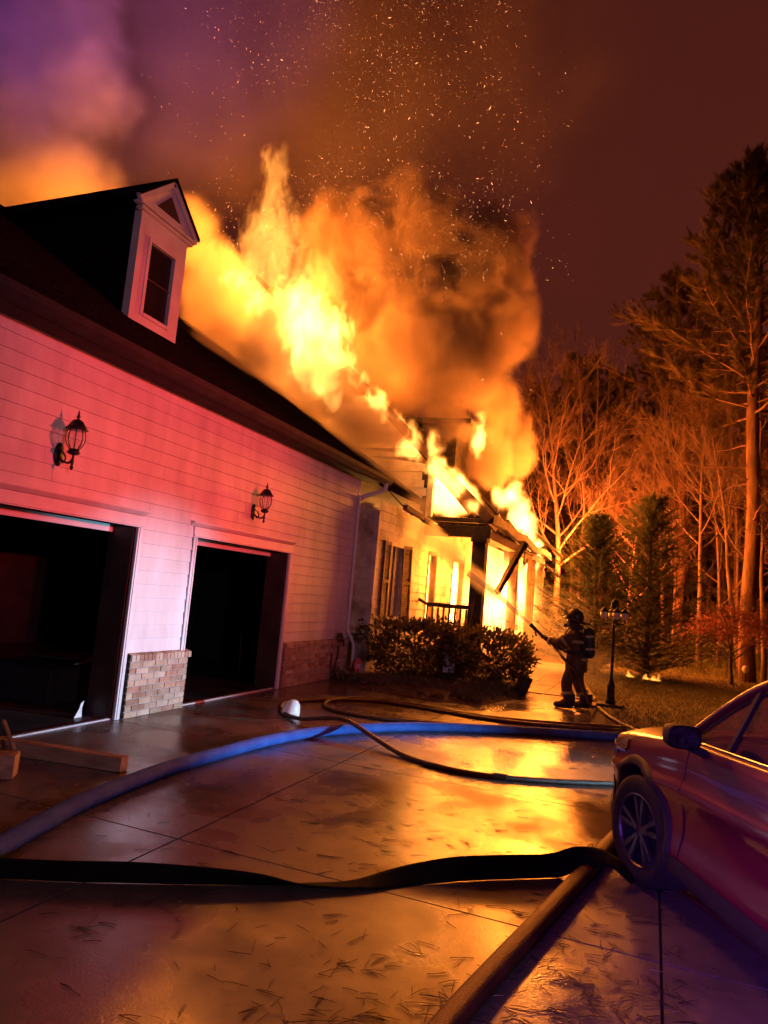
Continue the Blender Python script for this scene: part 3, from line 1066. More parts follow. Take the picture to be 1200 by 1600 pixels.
def volume(name, blobs, vox, material, nscale=1.0, namp=1.2, edge=0.35, warp=0.4, wscale=0.6, stretch=(1, 1, 1),
           detail=5.0, seed=0.0, rough=0.55, bias=0.0, clip=None, power=1.0):
    mn = [min(b[k] - b[3 + k] * 1.2 for b in blobs) for k in range(3)]
    mx = [max(b[k] + b[3 + k] * 1.2 for b in blobs) for k in range(3)]
    if clip:
        for k in range(3):
            mn[k] = max(mn[k], clip[0][k])
            mx[k] = min(mx[k], clip[1][k])
    ng = bpy.data.node_groups.new(name, 'GeometryNodeTree')
    ng.interface.new_socket('Geometry', in_out='OUTPUT', socket_type='NodeSocketGeometry')
    N, L = ng.nodes, ng.links

    def vmath(op, a, b=None, sc_=None):
        n = N.new('ShaderNodeVectorMath')
        n.operation = op
        for i, v in ((0, a), (1, b)):
            if v is None:
                continue
            if isinstance(v, tuple):
                n.inputs[i].default_value = v
            else:
                L.new(v, n.inputs[i])
        if sc_ is not None:
            n.inputs['Scale'].default_value = sc_
        return n.outputs['Value'] if op in ('LENGTH', 'DISTANCE', 'DOT_PRODUCT') else n.outputs['Vector']

    def mth(op, a, b=None, c=None):
        n = N.new('ShaderNodeMath')
        n.operation = op
        for i, v in ((0, a), (1, b), (2, c)):
            if v is None:
                continue
            if isinstance(v, (int, float)):
                n.inputs[i].default_value = v
            else:
                L.new(v, n.inputs[i])
        return n.outputs[0]

    pos = N.new('GeometryNodeInputPosition').outputs[0]
    off = vmath('ADD', pos, (seed * 13.1, seed * 7.7, seed * 3.3))
    st = vmath('MULTIPLY', off, tuple(stretch))
    wn_ = N.new('ShaderNodeTexNoise')
    wn_.inputs['Scale'].default_value = wscale
    wn_.inputs['Detail'].default_value = 3
    L.new(st, wn_.inputs['Vector'])
    wv = vmath('SUBTRACT', wn_.outputs['Color'], (0.5, 0.5, 0.5))
    wv = vmath('SCALE', wv, None, warp * 2)
    p = vmath('ADD', pos, wv)
    acc = None
    for b in blobs:
        d = vmath('SUBTRACT', p, tuple(b[:3]))
        d = vmath('DIVIDE', d, tuple(b[3:6]))
        l = vmath('LENGTH', d)
        v = mth('MULTIPLY', mth('SUBTRACT', 1.0, l), b[6])
        acc = v if acc is None else mth('SMOOTH_MAX', acc, v, 0.25)
    n1 = N.new('ShaderNodeTexNoise')
    n1.inputs['Scale'].default_value = nscale
    n1.inputs['Detail'].default_value = detail
    n1.inputs['Roughness'].default_value = rough
    L.new(vmath('ADD', st, wv), n1.inputs['Vector'])
    nz = mth('MULTIPLY', mth('SUBTRACT', n1.outputs[0], 0.5), namp * 2)
    val = mth('ADD', mth('ADD', acc, nz), bias)
    mr = N.new('ShaderNodeMapRange')
    mr.interpolation_type = 'SMOOTHSTEP'
    mr.inputs['From Min'].default_value = 0.0
    mr.inputs['From Max'].default_value = edge
    L.new(val, mr.inputs['Value'])
    # never past the blobs themselves
    mr2 = N.new('ShaderNodeMapRange')
    mr2.inputs['From Min'].default_value = -0.15
    mr2.inputs['From Max'].default_value = 0.12
    L.new(acc, mr2.inputs['Value'])
    dens = mth('MULTIPLY', mr.outputs[0], mr2.outputs[0])
    if power != 1.0:
        dens = mth('POWER', dens, power)
    vc = N.new('GeometryNodeVolumeCube')
    vc.inputs['Min'].default_value = mn
    vc.inputs['Max'].default_value = mx
    for k, a in enumerate('XYZ'):
        vc.inputs['Resolution ' + a].default_value = max(4, int((mx[k] - mn[k]) / vox))
    L.new(dens, vc.inputs['Density'])
    sm = N.new('GeometryNodeSetMaterial')
    sm.inputs['Material'].default_value = material
    L.new(vc.outputs[0], sm.inputs['Geometry'])
    og = N.new('NodeGroupOutput')
    L.new(sm.outputs[0], og.inputs[0])
    me = bpy.data.meshes.new(name)
    me.materials.append(material)
    o = bpy.data.objects.new(name, me)
    COL.objects.link(o)
    o.modifiers.new('grid', 'NODES').node_group = ng
    o['kind'] = 'stuff'
    return o


def on_roof(a, b, lift=0.35):
    d = ray(a, b)
    t = (3.8 - SL * 4.93 - EYE) / (d.z + SL * d.x)
    if t < 0 or d.y * t > 12.9:      # the ray clears the ridge: keep to the burning end of the roof
        t = 12.9 / d.y
    return CO + d * t + Vector((0.56, 0, 0.83)) * lift


def RB(a, b, r, amp=1.0, lift=0.35):
    c = on_roof(a, b, lift)
    return (c.x, c.y, c.z, r, r * 1.5, r, amp)


FL_HOT = flame_mat('flame_hot', 13.0)
FL_CORE = flame_mat('flame_core', 8.0)
FL_LAWN = flame_mat('flame_lawn', 22.0, (1.0, 0.25, 0.02), (1.0, 0.42, 0.06))
FL_SOFT = flame_mat('flame_soft', 1.5, (1.0, 0.22, 0.02), (1.0, 0.34, 0.05))
FL_MID = flame_mat('flame_mid', 3.6)

# ridge fire: white-hot root and tall ragged tongue
tag(volume('roof_flames', [
    RB(452, 560, 0.75, 1.0, 0.7), RB(470, 600, 0.62, 1.2, 0.6), RB(485, 630, 0.42, 1.2, 0.5), RB(500, 652, 0.26, 1.1, 0.45), RB(440, 515, 0.6, 0.55, 0.8), RB(425, 545, 0.5, 0.6, 0.6),
    RB(352, 478, 0.4, 0.5, 0.6), RB(385, 510, 0.4, 0.5, 0.6), RB(490, 560, 0.5, 0.7, 0.8), RB(505, 600, 0.4, 0.8, 0.7)],
    0.034, FL_CORE, nscale=2.8, namp=1.7, edge=0.22, warp=0.38, wscale=1.7, stretch=(1, 1, 0.5), seed=1.0, bias=-0.22, rough=0.7, detail=7),
    'white hot flames bursting from the ridge above the gable', 'fire')
tag(volume('roof_flames', [
    PB(424, 300, 15.2, 26, 80, 0.5, 1.0), PB(422, 385, 15.2, 56, 95, 0.8, 1.1), PB(405, 460, 15.1, 95, 85, 1.0, 1.2),
    PB(470, 350, 15.3, 22, 36, 0.4, 0.7), PB(480, 450, 15.2, 60, 55, 0.8, 0.9), PB(350, 440, 15.0, 52, 65, 0.7, 0.9),
    PB(450, 560, 15.0, 90, 80, 0.9, 1.1), PB(420, 255, 15.2, 14, 30, 0.3, 0.8)],
    0.036, FL_SOFT, nscale=2.5, namp=1.9, edge=0.30, warp=0.6, wscale=1.8, stretch=(1, 1, 0.42), seed=2.0, bias=-0.08, rough=0.72, detail=8),
    'tall ragged orange tongue of flame rising over the roof', 'fire')
# flames along the rake and in the attic of the porch
tag(volume('rake_flames', [
    *[PB(520 + 130 * t, 545 + 150 * t, 15.0, 17, 24, 0.22, 0.55) for t in [k / 9 for k in range(10)]], PB(640, 698, 15.0, 22, 20, 0.25, 0.9),
    PB(684, 728, 14.9, 20, 36, 0.3, 1.2), PB(712, 762, 14.9, 22, 24, 0.3, 1.1), PB(680, 700, 14.9, 12, 24, 0.25, 0.8), PB(738, 792, 14.95, 16, 16, 0.3, 0.9),
    PB(700, 745, 14.9, 18, 26, 0.3, 1.1)],
    0.04, FL_HOT, nscale=3.0, namp=1.5, edge=0.4, warp=0.28, wscale=2.2, stretch=(1, 1, 0.6), seed=3.0, bias=-0.1),
    'flames running down the burning gable rake to the porch', 'fire')
tag(volume('attic_flames', [PB(700, 772, 15.9, 52, 34, 0.5, 1.2), PB(672, 745, 15.9, 26, 36, 0.4, 1.0)],
           0.05, FL_HOT, nscale=1.8, namp=0.8, edge=0.25, seed=4.0),
    'white hot fire filling the open porch attic', 'fire')
# porch and rooms
blobs = []
for y in (18.6, 20.0, 21.4, 22.8, 24.0):
    blobs.append((-4.15, y, 1.75, 0.75, 0.9, 1.6, 1.0))
tag(volume('porch_flames', blobs, 0.055, FL_MID, nscale=1.9, namp=1.6, edge=0.35, warp=0.35, wscale=1.5, stretch=(1, 1, 0.45), seed=5.0, bias=-0.1, rough=0.62,
           clip=((-4.9, 15.5, 0.46), (-3.2, 24.6, 3.4))),
    'bright flames filling the burning front porch', 'fire')
tag(volume('room_flames', [(-5.8, 16.2, 1.7, 0.6, 0.9, 1.7, 1.2), (-5.8, 18.4, 1.7, 0.6, 1.3, 1.7, 1.2), (-5.8, 20.7, 1.6, 0.6, 1.2, 1.7, 1.2), (-5.8, 22.8, 1.7, 0.6, 1.2, 1.7, 1.2)],
           0.1, FL_HOT, nscale=1.0, namp=0.5, edge=0.4, seed=6.0, clip=((-6.6, 15.5, 0.4), (-5.16, 24.2, 3.2))),
    'white hot fire inside the rooms behind the porch windows', 'fire')
tag(volume('eave_flames', [
    PB(792, 778, 19.6, 20, 26, 0.5, 0.8), PB(812, 800, 20.6, 20, 36, 0.5, 1.0), PB(824, 832, 21.6, 18, 30, 0.5, 1.1), PB(838, 858, 23.4, 16, 18, 0.5, 1.0),
    PB(776, 770, 18.8, 12, 12, 0.4, 0.6), PB(806, 765, 20.4, 10, 26, 0.4, 0.7), PB(830, 880, 23.2, 14, 24, 0.5, 0.8), PB(806, 905, 20.6, 18, 40, 0.5, 0.8)],
    0.05, FL_HOT, nscale=2.2, namp=1.4, edge=0.4, warp=0.35, wscale=1.8, stretch=(1, 1, 0.6), seed=7.0, bias=-0.05),
    'flames licking over the sagging porch eave beside the bare tree', 'fire')
tag(volume('dormer_flame', [PB(746, 690, 17.0, 13, 34, 0.3, 1.0), PB(750, 655, 17.0, 8, 18, 0.2, 0.7)],
           0.035, FL_HOT, nscale=3.2, namp=1.5, edge=0.4, warp=0.2, wscale=2.4, stretch=(1, 1, 0.6), seed=8.0, bias=-0.05),
    'narrow flame on the front of the charred roof dormer', 'fire')
rng = random.Random(19)
for i, (a, b, s) in enumerate(((984, 1060, 1.0), (1010, 1064, 0.8), (1024, 1066, 1.2))):
    c = onz(a, b)
    bl_ = [(c.x + rng.uniform(-0.09, 0.09) * s, c.y + rng.uniform(-0.04, 0.04), 0.07 + 0.015 * k, 0.04, 0.035, (0.05 + 0.014 * k) * s, 0.9) for k in range(4)]
    bl_.append((c.x, c.y, 0.05, 0.15 * s, 0.07, 0.05, 0.8))
    tag(volume('lawn_flame', bl_, 0.014, FL_LAWN, nscale=7, namp=0.5, edge=0.5, warp=0.04, wscale=6, seed=9.0 + i),
        'small patch of grass burning on the lawn behind the lamp post', 'fire', 'small fires on the lawn')

SM_D = smoke_mat('smoke_dense', 2.3, (0.66, 0.52, 0.45))
SM_T = smoke_mat('smoke_thin', 0.13, (0.50, 0.44, 0.42))
SM_L = smoke_mat('smoke_left', 0.60, (0.60, 0.56, 0.56))
SM_V = smoke_mat('smoke_veil', 1.3, (0.62, 0.55, 0.50))
tag(volume('smoke_plume', [
    PB(735, 480, 18.0, 95, 115, 2.0), PB(680, 420, 17.6, 110, 100, 2.0), PB(640, 560, 17.0, 85, 100, 1.5), PB(745, 580, 17.6, 55, 55, 1.2),
    PB(610, 450, 17.4, 95, 100, 1.8), PB(700, 600, 17.4, 80, 45, 1.2), PB(545, 470, 17.0, 70, 90, 1.3), PB(775, 640, 18.8, 34, 50, 0.9),
    PB(800, 700, 20.4, 36, 60, 1.0), PB(760, 720, 18.6, 50, 50, 0.9), PB(700, 665, 17.2, 45, 40, 0.8), PB(590, 600, 16.6, 60, 60, 0.9), PB(640, 380, 18, 120, 80, 1.8, 0.8), PB(770, 400, 18.5, 60, 90, 1.4, 0.8), PB(560, 380, 17.5, 110, 80, 1.6, 0.7)],
    0.085, SM_D, nscale=1.15, namp=1.45, edge=0.40, warp=0.75, wscale=0.6, seed=1.5, bias=0.06, rough=0.70, detail=8),
    'billowing orange lit smoke rolling off the burning roof', 'smoke')
tag(volume('smoke_haze', [
    PB(600, 260, 18, 260, 160, 3.0), PB(520, 120, 18, 280, 180, 3.0), PB(740, 150, 18.5, 220, 220, 2.6, 0.8), PB(330, 200, 17, 200, 160, 2.5), PB(640, 20, 19, 260, 120, 3.0),
    PB(300, 60, 17, 200, 140, 2.6)],
    0.24, SM_T, nscale=0.4, namp=0.9, edge=0.9, warp=0.8, wscale=0.3, seed=2.5, bias=0.15, detail=5),
    'thin dark smoke drifting up over the burning roof', 'smoke')
tag(volume('smoke_drift', [
    PB(80, 270, 13.5, 150, 85, 1.8), PB(150, 170, 13.5, 80, 95, 1.4), PB(40, 150, 13.5, 110, 110, 1.6), PB(90, 50, 14, 150, 110, 1.8), PB(-60, 280, 13, 120, 120, 1.6),
    PB(10, 40, 14, 130, 110, 1.6)],
    0.15, SM_L, nscale=0.7, namp=1.2, edge=0.9, warp=0.9, wscale=0.5, seed=3.5, bias=0.06, detail=7, rough=0.62),
    'smoke drifting behind the garage ridge, orange below and violet above', 'smoke')
tag(volume('smoke_veil', [
    PB(330, 470, 14.0, 60, 110, 0.8), PB(330, 560, 13.6, 60, 70, 0.6, 0.8), PB(420, 620, 13.9, 80, 60, 0.6, 0.8), PB(520, 680, 14.2, 90, 60, 0.5, 0.9), PB(290, 360, 14.2, 50, 60, 0.8, 0.8),
    PB(590, 740, 13.9, 75, 60, 0.6, 1.0), PB(640, 790, 13.8, 50, 30, 0.4, 0.8), PB(540, 690, 13.6, 70, 55, 0.6, 0.9)],
    0.12, SM_V, nscale=0.7, namp=0.8, edge=0.6, warp=0.4, wscale=0.6, seed=4.5, bias=0.12, detail=5),
    'glowing smoke veil over the shingles between dormer and gable', 'smoke')


tag(volume('roof_smoke', [RB(335, 500, 0.75), RB(350, 560, 0.6), RB(400, 590, 0.7), RB(430, 550, 0.8), RB(460, 625, 0.65), RB(500, 600, 0.8), RB(520, 662, 0.6), RB(560, 690, 0.55), RB(590, 705, 0.5), RB(310, 520, 0.45, 0.8)],
           0.085, smoke_mat('roof_smoke', 1.6, (0.66, 0.52, 0.45)), nscale=1.1, namp=0.9, edge=0.7, warp=0.3, wscale=0.9, seed=7.5, bias=0.12, rough=0.6),
    'orange smoke hugging the far end of the garage shingles', 'smoke')
SM_M = smoke_mat('water_mist', 0.14, (0.85, 0.82, 0.8))
tag(volume('water_mist', [(-2.4, 15.6, 0.5, 1.6, 2.2, 0.9, 1.0), (-1.2, 14.6, 0.4, 1.0, 1.4, 0.6, 0.8), (-2.2, 18.5, 1.0, 1.4, 2.5, 1.2, 1.0)],
           0.15, SM_M, nscale=0.9, namp=0.8, edge=0.7, warp=0.3, wscale=0.7, seed=5.5, bias=0.1),
    'low mist of spray and smoke behind the firefighter', 'mist')

# embers
rng = random.Random(21)
sps = [MB(), MB(), MB()]
cnt = 0
while cnt < 3600:
    a = rng.gauss(570, 150)
    b = rng.uniform(-20, 440) if rng.random() < 0.85 else rng.uniform(0, 700)
    if b < -20 or a < 180 or a > 900:
        continue
    if pnoise((a / 90, b / 90, 1.3)) + rng.uniform(-0.5, 0.5) < -0.05:
        continue
    c = ony(a, b, rng.uniform(13.5, 18.5))
    cnt += 1
    L_ = rng.choice((0.010, 0.012, 0.016, 0.02, 0.05)) * rng.uniform(0.5, 1.1)
    d = Vector((rng.gauss(-0.2, 0.5), rng.gauss(0, 0.4), rng.gauss(0.6, 0.5))).normalized() * L_
    e = d.cross(Vector((0.3, 1, 0.2))).normalized() * rng.uniform(0.0024, 0.0046)
    h_ = d.cross(e).normalized() * 0.006
    rng.choice((sps[0],) * 6 + (sps[1],) * 4 + (sps[2],)).add([c - d, c + e, c - e * 0.5 + h_, c - e * 0.5 - h_, c + d], [(0, 1, 2), (0, 2, 3), (0, 3, 1), (4, 2, 1), (4, 3, 2), (4, 1, 3)])
for q_, (e_, l_) in enumerate(((0.9, 'faint dying embers scattered through the dark smoke'), (2.2, 'glowing embers flying up in the dark smoke'), (6.0, 'few brightest embers high over the fire'))):
    tag(sps[q_].build('sparks', mat('ember', (0.1, 0.03, 0.01), emit=(1.0, 0.36, 0.12), estr=e_), fixn=False), l_, 'sparks', kind='stuff')



#@@TREES
# ------------------------------------------------------------------ trees and plants
def limb(mb, p, d, L, r, rng, n=6, segs=5, wob=0.12, up=0.0):
    """a tapered wandering limb; returns its points, directions and radii"""
    pts, rad, dirs = [Vector(p)], [r], [Vector(d).normalized()]
    d = Vector(d).normalized()
    for i in range(segs):
        d = (d + Vector((rng.uniform(-wob, wob), rng.uniform(-wob, wob), rng.uniform(-wob, wob) + up))).normalized()
        pts.append(pts[-1] + d * (L / segs))
        dirs.append(d.copy())
        rad.append(r * (1 - 0.75 * (i + 1) / segs))
    mb.tube(pts, rad, n, cap=False)
    return pts, dirs, rad


def bare_tree(name, seed, H, r0, label, cat='tree', group=None, levels=3, start=0.3, spread=0.8, lean=(0, 0), nb=16, loc=(0, 0, 0), twigs=5, fork=0):
    rng = random.Random(seed)
    root = thing(name, label, cat, loc, 0, group)
    tk, cr = MB(), MB()
    segs = 12
    pts, rad = [Vector((0, 0, 0))], [r0]
    d = Vector((lean[0], lean[1], 1)).normalized()
    for i in range(segs):
        d = (d + Vector((rng.uniform(-0.06, 0.06), rng.uniform(-0.06, 0.06), 0.04))).normalized()
        pts.append(pts[-1] + d * (H / segs))
        rad.append(r0 * (1 - 0.9 * ((i + 1) / segs) ** 0.8) + 0.006)
    tk.tube(pts, rad, 9, cap=True)

    def grow(p, d, L, r, lev):
        P, D, Rr = limb(cr, p, d, L, r, rng, n=6 if lev == 0 else 4 if lev == 1 else 3, segs=6 if lev == 0 else 4, wob=0.16, up=0.06)
        if lev >= levels:
            return
        k = twigs if lev else twigs + 2
        for j in range(k):
            t = rng.uniform(0.2, 1.0)
            i = min(int(t * (len(P) - 1)), len(P) - 2)
            q = P[i].lerp(P[i + 1], t * (len(P) - 1) - i)
            a = rng.uniform(0, 2 * math.pi)
            dd = D[i + 1]
            o1 = dd.orthogonal().normalized()
            o2 = dd.cross(o1)
            nd = (dd * 0.85 + (o1 * math.cos(a) + o2 * math.sin(a)) * 0.75 + Vector((0, 0, 0.15))).normalized()
            grow(q, nd, L * rng.uniform(0.35, 0.6), max(Rr[i] * 0.55, 0.004), lev + 1)

    for b in range(nb):
        t = start + (1 - start) * (b + rng.random()) / nb
        i = min(int(t * segs), segs - 1)
        q = pts[i].lerp(pts[i + 1], t * segs - i)
        a = b * 2.4 + rng.uniform(-0.5, 0.5)
        up = 0.75 + 0.9 * (t - start)
        nd = Vector((math.cos(a), math.sin(a), up)).normalized()
        L = H * spread * 0.42 * (1.1 - 0.75 * (t - start) / (1 - start)) * rng.uniform(0.7, 1.1)
        grow(q, nd, L, max(rad[i] * 0.5, 0.008), 0)
    tk.build('trunk', 'barebark', root, smooth=True, fixn=False)
    cr.build('crown', 'barebark', root, smooth=True, fixn=False)
    return root


def tuft(mb, c, d, rng, n=20, L=0.16, wd=0.006):
    d = Vector(d).normalized()
    o1 = d.orthogonal().normalized()
    o2 = d.cross(o1)
    for k in range(n):
        a = rng.uniform(0, 2 * math.pi)
        s_ = rng.uniform(0.35, 1.15)
        nd = (d + (o1 * math.cos(a) + o2 * math.sin(a)) * s_).normalized()
        sd = nd.orthogonal().normalized() * wd
        b = c + d * rng.uniform(-0.10, 0.06)
        ll = L * rng.uniform(0.7, 1.2)
        mb.add([b - sd, b + sd, b + nd * ll], [(0, 1, 2)])


def pine(name, seed, H, r0, label, group=None, crown0=0.5, nb=46, width=2.6, tuft_n=20, loc=(0, 0, 0), tl=0.2, wd=0.009, stubs=True, twg=3):
    rng = random.Random(seed)
    root = thing(name, label, 'tree', loc, 0, group)
    tk, br, cr = MB(), MB(), MB()
    segs = 16
    pts, rad = [Vector((0, 0, 0))], [r0 * 1.06]
    for i in range(segs):
        pts.append(Vector((0.05 * math.sin(i * 0.9 + seed), 0.05 * math.cos(i * 0.7), H * (i + 1) / segs)))
        rad.append(r0 * (1 - 0.8 * ((i + 1) / segs) ** 1.6))
    tk.tube(pts, rad, 12)
    for b in range(nb):
        t = crown0 + (1 - crown0) * ((b + rng.random()) / nb)
        z = H * t
        a = b * 2.4 + rng.uniform(-0.4, 0.4)
        u = (t - crown0) / (1 - crown0)
        L = width * (0.55 + 0.9 * math.sin(math.pi * min(1, 0.18 + u * 0.86))) * rng.uniform(0.55, 1.1) * (1 - 0.45 * u)
        nd = Vector((math.cos(a), math.sin(a), 0.05 + 0.65 * u + rng.uniform(-0.12, 0.12)))
        P, D, Rr = limb(br, (pts[min(int(t * segs), segs)].x, pts[min(int(t * segs), segs)].y, z), nd, L, 0.034 * (1.2 - u), rng, 5, 6, 0.16, 0.05)
        for i in range(2, len(P)):
            for k in range(twg if i < len(P) - 1 else twg + 2):
                dd = (D[i] + Vector((rng.gauss(0, 0.7), rng.gauss(0, 0.7), rng.gauss(0.25, 0.45)))).normalized()
                l2 = rng.uniform(0.15, 0.5) * (0.6 + L * 0.25)
                q = P[i] + dd * l2
                br.tube([P[i], q], [0.012, 0.005], 3, cap=False)
                for s_ in (0.4, 0.6, 0.8, 1.0):
                    tuft(cr, P[i].lerp(q, s_), dd + Vector((0, 0, 0.3)), rng, tuft_n, tl, wd)
    if stubs:
        for b in range(9):
            z = H * rng.uniform(0.3, crown0)
            a = rng.uniform(0, 6.28)
            limb(br, (0, 0, z), (math.cos(a), math.sin(a), rng.uniform(-0.2, 0.3)), rng.uniform(0.5, 1.8), 0.03, rng, 4, 4, 0.2)
    tk.build('trunk', 'bark', root, smooth=True, fixn=False)
    tag(br.build('branches', 'bark', root, smooth=True, fixn=False), kind='stuff')
    cr.build('crown', 'needle', root, fixn=False)
    return root


def cedar(name, seed, H, W_, label, loc):
    rng = random.Random(seed)
    root = thing(name, label, 'tree', loc, rng.uniform(0, 6), 'cedars on the lawn edge')
    tk, cr = MB(), MB()
    tk.tube([(0, 0, 0), (0, 0, H * 0.5), (0, 0, H * 0.97)], [0.10, 0.06, 0.01], 8)
    nb = 300
    for b in range(nb):
        t = (b + rng.random()) / nb
        z = 0.16 + H * 0.95 * t ** 1.15
        rr = W_ * (1 - z / H) ** 0.7 * rng.uniform(0.45, 1.2) * (1 + 0.25 * pnoise((b * 0.13, seed, 0)))
        a = b * 2.4 + rng.uniform(-0.4, 0.4)
        dirv = Vector((math.cos(a), math.sin(a), 0.28 + 0.5 * t))
        P, D, Rr = limb(tk, (0, 0, z - 0.12), dirv, rr + 0.08, 0.014, rng, 3, 5, 0.14, 0.02)
        for i in range(1, len(P)):
            for k in range(6 if i > 1 else 3):
                c = P[i - 1].lerp(P[i], rng.random())
                dd = (D[i] + Vector((rng.gauss(0, 0.6), rng.gauss(0, 0.6), rng.gauss(-0.05, 0.35)))).normalized()
                L = rng.uniform(0.12, 0.26)
                sd = dd.cross(Vector((rng.gauss(0, 0.4), rng.gauss(0, 0.4), 1))).normalized()
                # feathery spray: a spine with side leaflets
                for s_ in range(4):
                    q = c + dd * (L * s_ / 4)
                    ll = L * 0.45 * (1 - s_ * 0.18)
                    for sg in (-1, 1):
                        e = q + (dd * 0.7 + sd * sg).normalized() * ll + Vector((0, 0, -0.02))
                        wv = (e - q).cross(Vector((0, 0, 1))).normalized() * 0.017
                        cr.add([q - wv, q + wv, e], [(0, 1, 2)])
    tk.build('trunk', 'barebark', root, smooth=True, fixn=False)
    cr.build('crown', 'cedar', root, fixn=False)
    return root


def bush(name, seed, rx, ry, rz, n, leaf, mat_, label, cat, loc, group=None, stems=14):
    rng = random.Random(seed)
    root = thing(name, label, cat, loc, 0, group)
    st, lf = MB(), MB()
    for k in range(stems):
        a = rng.uniform(0, 6.28)
        d = Vector((math.cos(a) * 0.7, math.sin(a) * 0.7, 1))
        limb(st, (math.cos(a) * 0.08, math.sin(a) * 0.08, 0), d, rz * rng.uniform(1.0, 1.7), 0.018, rng, 4, 6, 0.18)
    k = 0
    while k < n:
        v = Vector((rng.uniform(-1, 1), rng.uniform(-1, 1), rng.uniform(-1, 1)))
        if v.length > 1 or v.length < 0.25:
            continue
        lump = 1.0 + 0.42 * pnoise(v.normalized() * 2.1 + Vector((seed, 0, 0))) + 0.16 * pnoise(v.normalized() * 6 + Vector((0, seed, 0)))
        u = v.normalized() * (v.length ** 0.45) * lump * rng.uniform(0.88, 1.07)
        c = Vector((u.x * rx, u.y * ry, rz + u.z * rz))
        if c.z < 0.04:
            continue
        k += 1
        d = (v.normalized() + Vector((rng.gauss(0, 0.6), rng.gauss(0, 0.6), rng.gauss(0.4, 0.5)))).normalized()
        s = d.orthogonal()
        s.rotate(Matrix.Rotation(rng.uniform(0, 6.28), 3, d))
        s = s.normalized() * leaf * 0.28
        ll = leaf * rng.uniform(0.5, 1.5)
        nrm = d.cross(s).normalized() * leaf * 0.08
        lf.add([c, c + d * ll * 0.45 + s + nrm, c + d * ll, c + d * ll * 0.45 - s + nrm], [(0, 1, 2), (0, 2, 3)])
    st.build('stems', 'barebark', root, smooth=True, fixn=False)
    lf.build('foliage', mat_, root, fixn=False)
    return root


# two rounded evergreen shrubs in the bed
c = onz(618, 1052)
bush('evergreen_shrub', 31, 1.05, 0.75, 0.56, 4300, 0.095, 'leaf', 'round dark evergreen shrub below the shuttered window', 'shrub', (-4.02, 12.55, 0.05))
bush('evergreen_shrub', 32, 0.92, 0.8, 0.50, 4000, 0.095, 'leaf', 'broad evergreen shrub in front of the porch column', 'shrub', (-2.98, 13.4, 0.05))
rng = random.Random(5)
gc = MB()
for k in range(2600):
    t = rng.random()
    p = bp_[0].lerp(bp_[5], t) if rng.random() < 0.2 else c0.lerp(bp_[rng.randrange(0, 7)].lerp(bp_[rng.randrange(0, 7)], rng.random()), rng.uniform(0.45, 0.97))
    b = Vector((p.x + rng.gauss(0, 0.06), p.y + rng.gauss(0, 0.06), 0.05))
    cl = pnoise((b.x * 1.7, b.y * 1.7, 4))
    if cl < -0.1:
        continue
    for q in range(3):
        d = Vector((rng.gauss(0, 0.6), rng.gauss(0, 0.6), 1)).normalized()
        L = rng.uniform(0.07, 0.20) * (0.8 + cl)
        s = d.orthogonal().normalized() * 0.012
        gc.add([b - s, b + s, b + d * L], [(0, 1, 2)])
tag(gc.build('ground_cover', 'coverleaf', fixn=False), 'low ragged ground cover along the front of the planting bed', 'ground cover', kind='stuff')
sh = thing('bare_shrub', 'leafless upright shrub standing between the two evergreen shrubs', 'shrub', (-3.62, 13.55, 0.1))
rng = random.Random(77)
sm_ = MB()
for k in range(11):
    a = rng.uniform(0, 6.28)
    P, D, Rr = limb(sm_, (0.06 * math.cos(a), 0.06 * math.sin(a), 0), (math.cos(a) * 0.22, math.sin(a) * 0.22, 1), rng.uniform(1.0, 1.9), 0.016, rng, 5, 8, 0.13)
    for j in range(4):
        i = rng.randrange(3, 8)
        limb(sm_, P[i], D[i] + Vector((rng.gauss(0, 0.5), rng.gauss(0, 0.5), 0.4)), rng.uniform(0.2, 0.5), 0.006, rng, 3, 4, 0.15)
sm_.build('stems', 'barebark', sh, smooth=True, fixn=False)

# cedars by the lawn
p = ony(925, 1050, 18.6)
cedar('cedar_tree', 41, 4.1, 2.3, 'feathery dark green cedar beside the burning porch', (p.x, 18.6, 0.02))
p = ony(1008, 1050, 19.6)
cedar('cedar_tree', 42, 4.8, 2.6, 'taller feathery green cedar behind the lamp post', (p.x, 19.6, 0.02))

# small maple and the lone globe light behind it
mp_ = bare_tree('maple_sapling', 51, 1.7, 0.055, 'small red leaved maple at the lawn edge before the big pine', loc=(onz(1145, 1066).x * 0.93, 20.4, 0.02), nb=16, start=0.32, spread=2.3, levels=2, twigs=5)
rng = random.Random(3)
ml = MB()
for k in range(5200):
    a, r_ = rng.uniform(0, 6.28), rng.random() ** 0.5 * 1.25
    zz = 1.35 + 0.45 * (1 - (r_ / 1.25) ** 2) + rng.gauss(0, 0.14) - 0.15 * r_
    b = Vector((r_ * math.cos(a), r_ * math.sin(a), zz))
    if pnoise(b * 2.6) < -0.12:
        continue
    d = Vector((rng.gauss(0, 1), rng.gauss(0, 1), rng.gauss(0, 0.5))).normalized()
    s = d.orthogonal().normalized() * 0.022
    ml.add([b - s, b + s, b + d * 0.075], [(0, 1, 2)])
ml.build('foliage', 'maple', mp_, fixn=False)

